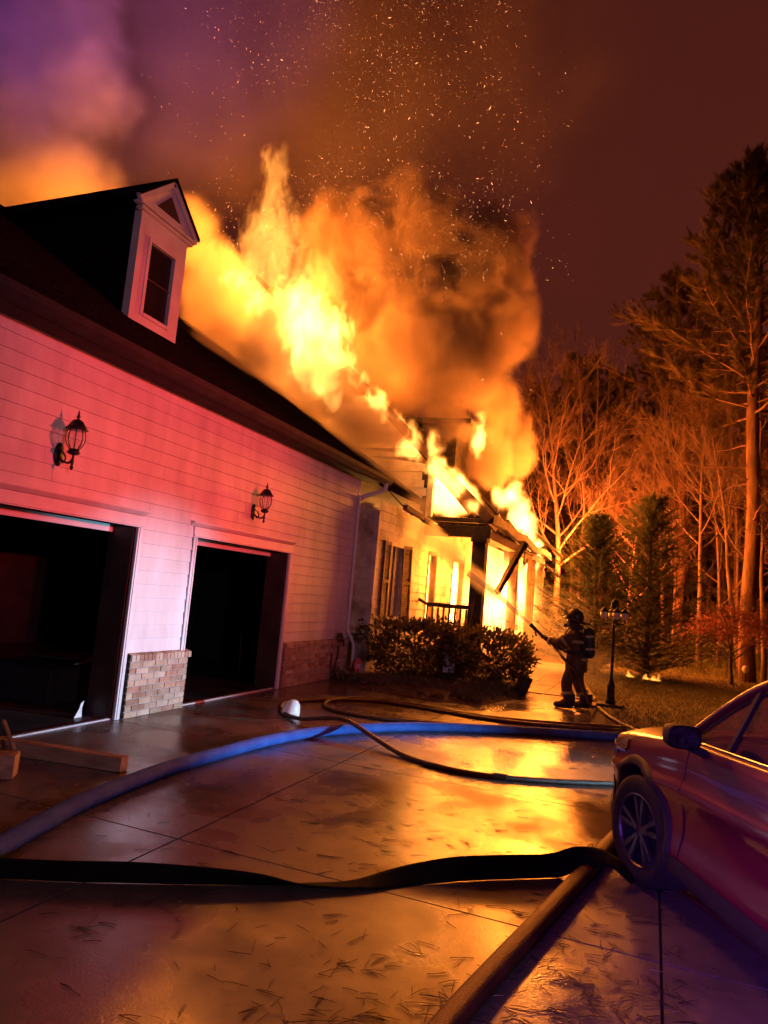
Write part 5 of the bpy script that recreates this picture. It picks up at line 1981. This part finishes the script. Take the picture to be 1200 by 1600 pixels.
for sg in (1, -1):
    h_ = patch('headlamp', 'headlamp', 'lens', 0.010, sg)
    hb_ = MB()
    hb_.lathe([(0.0, 0.0), (0.06, 0.005), (0.075, 0.05), (0.0, 0.055)], 14, Matrix.Translation((0.60, 0.66 * sg, 0.735)) @ Matrix.Rotation(math.pi / 2, 4, 'Y'))
    hb_.build('reflector', 'chrome', h_, smooth=True)
    patch('fog_trim', 'fog_trim', 'cladding', 0.010, sg)
    patch('rocker_cladding', 'rocker_cladding', 'cladding', 0.012, sg)
patch('grille', 'grille', 'cladding', 0.010)

# wheels
ty = MB()
prof = [(0.215, -0.10), (0.26, -0.112), (0.305, -0.108), (0.328, -0.09), (0.335, -0.06), (0.335, -0.035), (0.328, -0.033), (0.328, -0.026), (0.335, -0.024), (0.336, 0.024), (0.328, 0.026), (0.328, 0.033), (0.335, 0.035),
        (0.335, 0.06), (0.328, 0.09), (0.305, 0.108), (0.26, 0.112), (0.215, 0.10)]
RY = Matrix.Rotation(-math.pi / 2, 4, 'X')
ty.lathe(prof, 48, RY, caps=False)
tym = ty.mesh('tyre', 'rubber', smooth=True)
rm = MB()
rm.lathe([(0.222, 0.104), (0.212, 0.108), (0.204, 0.095), (0.198, 0.05), (0.195, -0.09)], 40, RY, caps=False)
rm.lathe([(0.0, 0.085), (0.03, 0.088), (0.045, 0.078), (0.05, 0.05)], 20, RY, caps=False)
for k in range(5):
    a = 2 * math.pi * k / 5 + 0.3
    for s_ in (-1, 1):
        a1, a2 = a + s_ * 0.13, a + s_ * 0.20
        p0 = Vector((math.cos(a1) * 0.035, 0.078, math.sin(a1) * 0.035))
        p1 = Vector((math.cos(a2) * 0.13, 0.085, math.sin(a2) * 0.13))
        p2 = Vector((math.cos(a2) * 0.205, 0.092, math.sin(a2) * 0.205))
        rm.beam(p0, p1, 0.024, 0.03, up=(0, 1, 0))
        rm.beam(p1, p2, 0.030, 0.026, up=(0, 1, 0))
rmm = rm.mesh('rim', 'alloy')
dk = MB()
dk.lathe([(0.0, 0.02), (0.14, 0.02), (0.145, 0.01), (0.145, -0.01)], 24, RY, caps=False)
dk.lathe([(0.0, -0.02), (0.2, -0.03)], 24, RY, caps=False)
dkm = dk.mesh('brake_disc', 'cladding')
for wx, wy, st_a in ((0, 0.775, R_(9)), (0, -0.775, R_(9)), (-2.62, 0.79, 0), (-2.62, -0.79, 0)):
    o = link('wheel', tym, car)
    o.location = (wx, wy, 0.335)
    o.rotation_euler = (0, 0, st_a + (math.pi if wy < 0 else 0))
    link('rim', rmm, o)
    link('brake_disc', dkm, o)
for wx, wz in WH:
    for sg in (1, -1):
        ln = MB()
        vs, fs = [], []
        for i in range(25):
            t = R_(-35) + (R_(250)) * i / 24
            x, z = wx + ARCH * 0.995 * math.cos(t), wz + ARCH * 0.995 * math.sin(t)
            vs += [(x, sg * 0.42, z), (x, sg * 0.87, z)]
        for i in range(24):
            fs.append((2 * i, 2 * i + 1, 2 * i + 3, 2 * i + 2))
        fs.append(tuple(2 * i for i in range(25)))
        ln.add(vs, fs)
        ln.build('wheel_well', 'cabin', car, fixn=False)
        ar = MB()
        vs, fs = [], []
        NA = 36
        for i in range(NA + 1):
            t = R_(-16) + R_(212) * i / NA
            for rr, off in ((ARCH - 0.004, -0.10), (ARCH - 0.004, 0.006), (ARCH + 0.008, 0.016), (ARCH + 0.052, 0.014), (ARCH + 0.060, -0.004)):
                x, z = wx + rr * math.cos(t), wz + rr * math.sin(t)
                y = body_y(min(x, 0.86), max(z, 0.24)) + off
                vs.append((x, sg * y, z))
        for i in range(NA):
            for k in range(4):
                fs.append((i * 5 + k, i * 5 + k + 1, i * 5 + 5 + k + 1, i * 5 + 5 + k))
        ar.add(vs, fs)
        ar.build('wheel_arch_trim', 'cladding', car, smooth=True)

# glasshouse
PILL = smooth_path([(-0.40, 0.765, 0.985), (-0.72, 0.715, 1.21), (-1.02, 0.67, 1.38), (-1.38, 0.63, 1.495), (-1.9, 0.605, 1.555), (-2.5, 0.595, 1.55), (-3.0, 0.58, 1.47), (-3.36, 0.57, 1.22)], 6)
for sg in (1, -1):
    rr = MB()
    rr.tube([(p.x, p.y * sg, p.z) for p in PILL], 0.036, 10, flat=(1.0, 0.8))
    rr.build('roof_pillar', 'paint', car, smooth=True)
    sl_ = MB()
    sl_.tube([(p.x - 0.02, (p.y + 0.014) * sg, p.z - 0.036) for p in PILL[3:]], 0.012, 6)
    sl_.build('window_seal', 'cabin', car, smooth=True)
    gl_ = MB()
    vs, fs = [], []
    sel = [p for p in PILL if -3.15 < p.x < -0.48]
    for p in sel:
        k = key_at(p.x)
        vs += [(p.x, sg * (p.y + 0.008), p.z - 0.01), (p.x, sg * (k[1] * 0.90 - 0.012), k[3] - 0.02)]
    for i in range(len(sel) - 1):
        fs.append((2 * i, 2 * i + 1, 2 * i + 3, 2 * i + 2))
    gl_.add(vs, fs)
    gl_.build('side_window', 'carglass', car, smooth=True, fixn=False)

    def side_pt(x, t):
        top = min(PILL, key=lambda p: abs(p.x - x))
        k = key_at(x)
        return Vector((x, sg * ((k[1] * 0.90 - 0.008) * (1 - t) + (top.y + 0.012) * t), (k[3] - 0.02) * (1 - t) + (top.z - 0.01) * t))

    dv = MB()
    dv.beam(side_pt(-0.90, 0.0), side_pt(-1.0, 0.98), 0.022, 0.03, up=(1, 0, 0))
    dv.build('window_divider', 'cabin', car)
    dv = MB()
    dv.beam(side_pt(-1.82, 0.0), side_pt(-1.86, 0.98), 0.03, 0.09, up=(1, 0, 0))
    dv.build('window_divider', 'cabin', car)
    ch = MB()
    ch.tube([(x, sg * (key_at(x)[1] * 0.905), key_at(x)[3] + 0.001) for x in [-0.62 - 0.1 * i for i in range(26)]], 0.011, 6)
    ch.build('belt_strip', 'chrome', car, smooth=True)
    for xs in ((-0.55, -0.62), (-1.80, -1.84), (-2.78, -2.70)):
        sm2 = MB()
        pts_ = []
        for i in range(13):
            z = 0.30 + (0.955 - 0.30) * i / 12
            x = xs[0] + (xs[1] - xs[0]) * i / 12
            pts_.append((x, sg * (body_y(x, z) + 0.0005), z))
        sm2.tube(pts_, 0.0042, 4)
        sm2.build('door_seam', 'cabin', car)
    hd_ = MB()
    hd_.tube(smooth_path([(-1.50, sg * 0.905, 0.885), (-1.53, sg * 0.935, 0.89), (-1.62, sg * 0.942, 0.892), (-1.71, sg * 0.935, 0.895), (-1.74, sg * 0.905, 0.895)], 4), 0.016, 8)
    hd_.build('door_handle', 'chrome', car, smooth=True)
    # mirror
    mh = MB()
    T = Matrix.Translation((-0.78, sg * 1.0, 1.065)) @ Matrix.Scale(0.74, 4)
    vs, fs = [], []
    prof = [(0.10, 0.25), (0.075, 0.7), (0.03, 0.95), (-0.03, 1.0), (-0.075, 0.97)]
    NN = 20
    for xo, k in prof:
        for i in range(NN):
            t = 2 * math.pi * i / NN
            cx_, cz_ = math.cos(t), math.sin(t)
            y = math.copysign(abs(cx_) ** 0.55, cx_) * 0.125 * k
            z = math.copysign(abs(cz_) ** 0.6, cz_) * 0.085 * k
            vs.append(T @ Vector((xo, y, z)))
    for i in range(len(prof) - 1):
        for k in range(NN):
            fs.append((i * NN + k, i * NN + (k + 1) % NN, (i + 1) * NN + (k + 1) % NN, (i + 1) * NN + k))
    fs.append(tuple(range(NN)))
    mh.add(vs, fs)
    mo = mh.build('door_mirror', 'cabin', car, smooth=True)
    mg = MB()
    vs = [T @ Vector((-0.062, math.copysign(abs(math.cos(2 * math.pi * i / NN)) ** 0.55, math.cos(2 * math.pi * i / NN)) * 0.110, math.copysign(abs(math.sin(2 * math.pi * i / NN)) ** 0.6, math.sin(2 * math.pi * i / NN)) * 0.072)) for i in range(NN)]
    mg.add(vs, [tuple(range(NN))])
    mg.build('mirror_glass', 'mirrorglass', mo)
    mf = MB()
    mf.beam((-0.76, sg * 0.85, 0.975), (-0.77, sg * 0.98, 1.02), 0.08, 0.045)
    mf.build('mirror_foot', 'cabin', mo, bevel=0.012)
rf = MB()
vs, fs = [], []
top = [p for p in PILL if p.x <= -1.22]
NC = 9
for p in top:
    for k in range(NC):
        u = -1 + 2 * k / (NC - 1)
        vs.append((p.x, p.y * u, p.z + 0.012 + 0.05 * (1 - u * u)))
for i in range(len(top) - 1):
    for k in range(NC - 1):
        fs.append((i * NC + k, i * NC + k + 1, i * NC + NC + k + 1, i * NC + NC + k))
rf.add(vs, fs)
o = rf.build('roof', 'paint', car, smooth=True)
o.modifiers.new('t', 'SOLIDIFY').thickness = 0.03
ws = MB()
vs, fs = [], []
fr = [p for p in PILL if p.x >= -1.26]
for p in fr:
    for k in range(NC):
        u = -1 + 2 * k / (NC - 1)
        vs.append((p.x + 0.13 * (1 - u * u), p.y * u, p.z + 0.01 + 0.04 * (1 - u * u)))
for i in range(len(fr) - 1):
    for k in range(NC - 1):
        fs.append((i * NC + k, i * NC + k + 1, i * NC + NC + k + 1, i * NC + NC + k))
ws.add(vs, fs)
ws.build('windscreen', 'carglass', car, smooth=True, fixn=False)
# cabin
cb_ = MB()
cb_.box((-3.1, -0.80, 0.30), (-0.55, 0.80, 0.42))
cb_.build('cabin_floor', 'cabin', car)
cb_ = MB()
cb_.prism([(-0.52, -0.78, 0.6), (-0.50, -0.78, 1.0), (-0.75, -0.78, 1.04), (-1.0, -0.78, 0.96), (-1.0, -0.78, 0.7)], (0, 1.56, 0))
cb_.build('dashboard', 'cabin', car, bevel=0.02)
for sg in (1, -1):
    se = MB()
    se.box((-1.9, sg * 0.38 - 0.25, 0.42), (-1.35, sg * 0.38 + 0.25, 0.62))
    so = se.build('seat', 'cabin', car, bevel=0.06)
    se = MB()
    se.box((-2.06, sg * 0.38 - 0.24, 0.6), (-1.90, sg * 0.38 + 0.24, 1.15), Matrix.Translation((-1.95, 0, 0.6)) @ Matrix.Rotation(-0.18, 4, 'Y') @ Matrix.Translation((1.95, 0, -0.6)))
    se.build('seat_back', 'cabin', so, bevel=0.06)
    se = MB()
    se.box((-2.22, sg * 0.38 - 0.13, 1.20), (-2.12, sg * 0.38 + 0.13, 1.38))
    se.build('head_rest', 'cabin', so, bevel=0.04)
sw = MB()
T = Matrix.Translation((-1.16, 0.38, 0.98)) @ Matrix.Rotation(R_(65), 4, 'Y')
sw.tube([T @ Vector((0.18 * math.cos(t), 0.18 * math.sin(t), 0)) for t in [2 * math.pi * k / 24 for k in range(25)]], 0.015, 8, cap=False)
sw.beam(T @ Vector((-0.17, 0, 0)), T @ Vector((0.17, 0, 0)), 0.03, 0.03)
sw.beam(T @ Vector((0, 0, 0)), Vector((-0.8, 0.38, 0.86)), 0.06, 0.06)
sw.build('steering_wheel', 'cabin', car)
pr = MB()
pr.box((-0.2, -0.8, 0.22), (0.5, 0.8, 0.30))
pr.build('undertray', 'cabin', car)


#@@PERSON
# ------------------------------------------------------------------ firefighter
FP = Vector((-1.16, 11.98, 0.0))
ff = thing('person', 'firefighter in tan turnout gear and dark helmet aiming a hose at the porch', 'person', FP, R_(-12))


def skin_mesh(name, nodes, edges, mat_, parent, root, sub=2):
    bm = bmesh.new()
    lay = bm.verts.layers.skin.verify()
    ids = {}
    for k, (co, r) in nodes.items():
        v = bm.verts.new(co)
        v[lay].radius = (r, r) if not isinstance(r, tuple) else r
        v[lay].use_root = (k == root)
        ids[k] = v
    for a, b in edges:
        bm.edges.new((ids[a], ids[b]))
    me = bpy.data.meshes.new(name)
    bm.to_mesh(me)
    bm.free()
    me.materials.append(MT[mat_])
    o = bpy.data.objects.new(name, me)
    COL.objects.link(o)
    o.parent = parent
    md = o.modifiers.new('skin', 'SKIN')
    md.use_smooth_shade = True
    md.branch_smoothing = 0.6
    s = o.modifiers.new('sub', 'SUBSURF')
    s.levels = s.render_levels = sub
    return o


J = {'pel': ((0.03, 0, 0.78), 0.165), 'waist': ((0.02, 0, 0.92), 0.165), 'chest': ((0.0, 0, 1.08), 0.175), 'up': ((0.0, 0, 1.20), 0.155), 'neck': ((-0.01, 0, 1.30), 0.085), 'head': ((-0.035, 0, 1.38), 0.092), 'crown': ((-0.04, 0, 1.46), 0.085),
     'hl': ((0.03, -0.11, 0.70), 0.115), 'kl': ((-0.08, -0.15, 0.40), 0.098), 'al': ((-0.01, -0.17, 0.12), 0.088), 'tl': ((-0.17, -0.19, 0.055), 0.05),
     'hr': ((0.03, 0.11, 0.70), 0.115), 'kr': ((0.02, 0.15, 0.40), 0.098), 'ar': ((0.17, 0.17, 0.12), 0.088), 'tr': ((0.02, 0.20, 0.055), 0.05),
     'sl': ((0.0, -0.19, 1.19), 0.092), 'el': ((-0.22, -0.24, 1.02), 0.076), 'wl': ((-0.44, -0.10, 1.06), 0.056),
     'sr': ((0.0, 0.19, 1.19), 0.092), 'er': ((-0.14, 0.25, 0.97), 0.076), 'wr': ((-0.27, 0.06, 0.93), 0.056)}
E_ = [('pel', 'waist'), ('waist', 'chest'), ('chest', 'up'), ('up', 'neck'), ('neck', 'head'), ('head', 'crown'), ('pel', 'hl'), ('hl', 'kl'), ('kl', 'al'), ('al', 'tl'), ('pel', 'hr'), ('hr', 'kr'), ('kr', 'ar'), ('ar', 'tr'),
      ('up', 'sl'), ('sl', 'el'), ('el', 'wl'), ('up', 'sr'), ('sr', 'er'), ('er', 'wr')]
body = skin_mesh('body', J, E_, 'turnout', ff, 'pel')


def ring(mb, a, b, t, r, h, n=16):
    a, b = Vector(a), Vector(b)
    d = (b - a).normalized()
    c = a.lerp(b, t)
    mb.tube([c - d * h / 2, c + d * h / 2], [r, r], n, cap=False)


for (a, b, t, r) in (('pel', 'waist', 0.1, 0.178), ('chest', 'up', 0.0, 0.186), ('kl', 'al', 0.55, 0.100), ('kr', 'ar', 0.55, 0.100), ('el', 'wl', 0.6, 0.072), ('er', 'wr', 0.6, 0.072), ('sl', 'el', 0.6, 0.090)):
    st2 = MB()
    ring(st2, J[a][0], J[b][0], t, r, 0.05)
    o = st2.build('reflective_band', 'reflective', ff, smooth=True, fixn=False)
    o.modifiers.new('t', 'SOLIDIFY').thickness = 0.006
# coat skirt over the hips
sk_ = MB()
sk_.lathe([(0.185, 0.60), (0.190, 0.66), (0.182, 0.78), (0.170, 0.90)], 22, Matrix.Translation((0.03, 0, 0)) @ Matrix.Diagonal((0.92, 1.12, 1, 1)), caps=False)
o = sk_.build('coat_skirt', 'turnout', ff, smooth=True, fixn=False)
o.modifiers.new('t', 'SOLIDIFY').thickness = 0.012
sk_ = MB()
sk_.lathe([(0.115, 1.27), (0.125, 1.31), (0.118, 1.355)], 18, Matrix.Translation((-0.01, 0, 0)), caps=False)
o = sk_.build('collar', 'turnout', ff, smooth=True, fixn=False)
o.modifiers.new('t', 'SOLIDIFY').thickness = 0.014
# helmet
HM = Matrix.Translation((-0.04, 0, 1.455)) @ Matrix.Rotation(R_(8), 4, 'Y')
hm = MB()
hm.lathe([(0.128, -0.02), (0.132, 0.02), (0.122, 0.07), (0.095, 0.115), (0.05, 0.14), (0.005, 0.148)], 22, HM @ Matrix.Diagonal((1.12, 0.95, 1, 1)))
ho = hm.build('helmet', 'helmet', ff, smooth=True)
br_ = MB()
vs, fs = [], []
NB = 28
for k in range(NB):
    t = 2 * math.pi * k / NB
    c_, s_ = math.cos(t), math.sin(t)
    ext = 0.045 + (0.075 * max(0, c_) if c_ > 0 else 0.03 * -c_)
    for rr, z in ((0.125, 0.0), (0.125 + ext, -0.022 - 0.03 * max(0, c_)), (0.125 + ext, -0.032 - 0.03 * max(0, c_)), (0.12, -0.018)):
        vs.append(HM @ Vector((c_ * rr * 1.08, s_ * rr * 0.95, z)))
for k in range(NB):
    for q in range(4):
        fs.append((k * 4 + q, k * 4 + (q + 1) % 4, ((k + 1) % NB) * 4 + (q + 1) % 4, ((k + 1) % NB) * 4 + q))
br_.add(vs, fs)
br_.build('brim', 'helmet', ho, smooth=True)
cr_ = MB()
cr_.tube([HM @ Vector((x, 0, z)) for x, z in ((-0.14, 0.03), (-0.11, 0.105), (-0.04, 0.15), (0.04, 0.15), (0.11, 0.105), (0.14, 0.03))], 0.012, 6)
cr_.build('comb', 'helmet', ho, smooth=True)
sh_ = MB()
sh_.prism([HM @ Vector((-0.155, -0.045, 0.02)), HM @ Vector((-0.155, 0.045, 0.02)), HM @ Vector((-0.165, 0.035, 0.11)), HM @ Vector((-0.165, 0.0, 0.14)), HM @ Vector((-0.165, -0.035, 0.11))], (-0.012, 0, 0))
sh_.build('front_shield', 'reflective', ho)
# face mask
mk = MB()
mk.lathe([(0.0, 0.05), (0.045, 0.042), (0.075, 0.015), (0.085, -0.02)], 18, Matrix.Translation((-0.115, 0, 1.375)) @ Matrix.Rotation(-math.pi / 2, 4, 'Y') @ Matrix.Diagonal((1.1, 0.9, 1, 1)), caps=False)
mo = mk.build('face_mask', 'mask', ff, smooth=True, fixn=False)
mk = MB()
mk.lathe([(0.03, 0.0), (0.034, 0.03), (0.026, 0.05), (0.0, 0.055)], 12, Matrix.Translation((-0.16, 0, 1.325)) @ Matrix.Rotation(-math.pi / 2, 4, 'Y'))
mk.build('regulator', 'black_kit', mo, smooth=True)
# breathing set
tk_ = MB()
TK = Matrix.Translation((0.245, 0, 0.86)) @ Matrix.Rotation(R_(-6), 4, 'Y')
tk_.lathe([(0.03, -0.03), (0.05, -0.01), (0.082, 0.03), (0.086, 0.10), (0.086, 0.36), (0.075, 0.42), (0.04, 0.455), (0.0, 0.46)], 18, TK)
to = tk_.build('air_tank', 'black_kit', ff, smooth=True)
for z in (0.10, 0.30):
    b = MB()
    b.lathe([(0.088, z), (0.091, z + 0.005), (0.091, z + 0.035), (0.088, z + 0.04)], 18, TK, caps=False)
    b.build('tank_band', 'reflective', to, smooth=True)
hn = MB()
hn.box((0.145, -0.10, 0.82), (0.18, 0.10, 1.24))
hn.build('back_frame', 'black_kit', ff, bevel=0.01)
for sg in (-1, 1):
    hn = MB()
    hn.tube(smooth_path([(0.16, sg * 0.09, 1.18), (0.07, sg * 0.115, 1.32), (-0.09, sg * 0.115, 1.27), (-0.18, sg * 0.11, 1.10), (-0.14, sg * 0.15, 0.92)], 5), 0.02, 6, flat=(1, 0.5))
    hn.build('shoulder_strap', 'black_kit', ff, smooth=True)
hn = MB()
ring(hn, (0.02, 0, 0.86), (0.02, 0, 0.96), 0.5, 0.192, 0.05, 20)
o = hn.build('waist_belt', 'black_kit', ff, smooth=True, fixn=False)
o.modifiers.new('t', 'SOLIDIFY').thickness = 0.01
# boots
for a, t in (('al', 'tl'), ('ar', 'tr')):
    A, T_ = Vector(J[a][0]), Vector(J[t][0])
    b = MB()
    b.tube([A + Vector((0.005, 0, 0.12)), A + Vector((0.01, 0, 0.02)), A + Vector((0.0, 0, -0.05))], [0.093, 0.088, 0.085], 14)
    b.tube([A + Vector((0.06, 0, -0.062)), A + Vector((-0.03, 0, -0.05)), (A + T_) / 2 + Vector((-0.02, 0, -0.025)), T_ + Vector((-0.05, 0, -0.005)), T_ + Vector((-0.075, 0, -0.012))], [0.045, 0.062, 0.060, 0.050, 0.026], 12)
    b.build('boot', 'black_kit', ff, smooth=True)

# nozzle and hand line in local space of the firefighter, then hose to the ground
FM = Matrix.Translation(FP) @ Matrix.Rotation(R_(-12), 4, 'Z')
H1, H2 = Vector((-0.50, -0.06, 1.07)), Vector((-0.32, 0.02, 0.93))
nd = Vector((-0.72, -0.03, 0.56)).normalized()
tip = H1 + nd * 0.34
for (hc, w_, thumb) in ((H1, Vector(J['wl'][0]), 1), (H2, Vector(J['wr'][0]), -1)):
    # glove: palm against the hose and five curled fingers
    gn = {'w': (w_, 0.050), 'p': (hc + (w_ - hc) * 0.35, (0.042, 0.03))}
    ge_ = [('w', 'p')]
    ax = nd
    side = (w_ - hc)
    side = (side - ax * side.dot(ax)).normalized()
    nx = ax.cross(side)
    for f in range(5):
        base = hc + ax * (0.042 - 0.026 * f if f < 4 else 0.05) + side * 0.045
        r_f = 0.0105
        sgn = 1 if f < 4 else -1
        curl = [hc + ax * (0.042 - 0.026 * f if f < 4 else 0.05) + (side * math.cos(t) + nx * sgn * math.sin(t)) * 0.042 for t in ((0.7, 1.5, 2.3, 3.0 - 0.1 * abs(f - 1)) if f < 4 else (0.6, 1.2, 1.8))]
        prev = 'p'
        for i, q in enumerate(curl):
            nm = f'f{f}{i}'
            gn[nm] = (q, r_f * (1.15 - 0.12 * i))
            ge_.append((prev, nm))
            prev = nm
    skin_mesh('glove', gn, ge_, 'black_kit', ff, 'w', 1)
hl = thing('hand_line', 'dark charged hose with nozzle held by the firefighter', 'hose', FP, R_(-12))
loc_ = FM.inverted()
g1, g2, g3, g4 = (loc_ @ Vector((*onz(a, b).xy, 0.03)) for a, b in ((934, 1108), (960, 1128), (1010, 1150), (1080, 1160)))
b = MB()
b.tube(smooth_path([tip - nd * 0.12, H1, H2, Vector((-0.13, -0.19, 0.80)), Vector((0.08, -0.235, 0.62)), Vector((0.24, -0.22, 0.34)), Vector((0.37, -0.24, 0.12)), g1, g2, g3, g4], 6), 0.026, 10)
b.build('hose_jacket', 'brown_hose', hl, smooth=True)
b = MB()
b.tube([tip - nd * 0.13, tip - nd * 0.11, tip - nd * 0.06, tip - nd * 0.02, tip], [0.028, 0.034, 0.030, 0.036, 0.040], 12)
nz_ = b.build('nozzle', 'black_kit', hl, smooth=True)
b = MB()
b.tube([tip - nd * 0.10, tip - nd * 0.10 + Vector((0.03, 0, -0.12))], 0.016, 8)
b.build('pistol_grip', 'black_kit', nz_, smooth=True)

# water jet
W0 = FM @ tip
W1 = ony(735, 897, 13.2)
W2 = ony(672, 838, 13.9)
W3 = ony(590, 765, 14.4)
W4 = ony(520, 700, 14.7)


def water_mat(name, dens):
    return smoke_mat(name, dens, (0.92, 0.91, 0.9), 0.3)


MT['water'] = mat('water_core', (0.75, 0.75, 0.76), (0.9, 0.9, 0.9), 14, 0.25, alpha=0.45, stretch=(1, 1, 1), bump=0.6, bscale=30)
b = MB()
pts_ = smooth_path([W0, W0.lerp(W1, 0.5) + Vector((0, 0, 0.03)), W1], 8)
rng = random.Random(2)
b.tube(pts_, [0.024 + 0.045 * i / (len(pts_) - 1) * rng.uniform(0.8, 1.2) for i in range(len(pts_))], 10)
wj = thing('water_jet', 'straight jet of water from the nozzle toward the burning gable', 'water', W0, 0, world=True)
b.build('solid_stream', 'water', wj, smooth=True)
SM_W = water_mat('water_spray', 2.6)
bl = []
pth = smooth_path([W0.lerp(W1, 0.1), W0.lerp(W1, 0.4), W0.lerp(W1, 0.7), W1, W2, W3, W4], 6)
for i, p in enumerate(pth):
    r_ = 0.05 + 0.42 * (i / (len(pth) - 1)) ** 1.3
    bl.append((p.x, p.y, p.z, r_, r_, r_, 1.0))
tag(volume('water_spray', bl, 0.035, SM_W, nscale=1.6, namp=0.6, edge=0.9, warp=0.12, wscale=1.2, seed=6.5, bias=0.2),
    'widening spray of the water jet in front of the gable', 'spray')
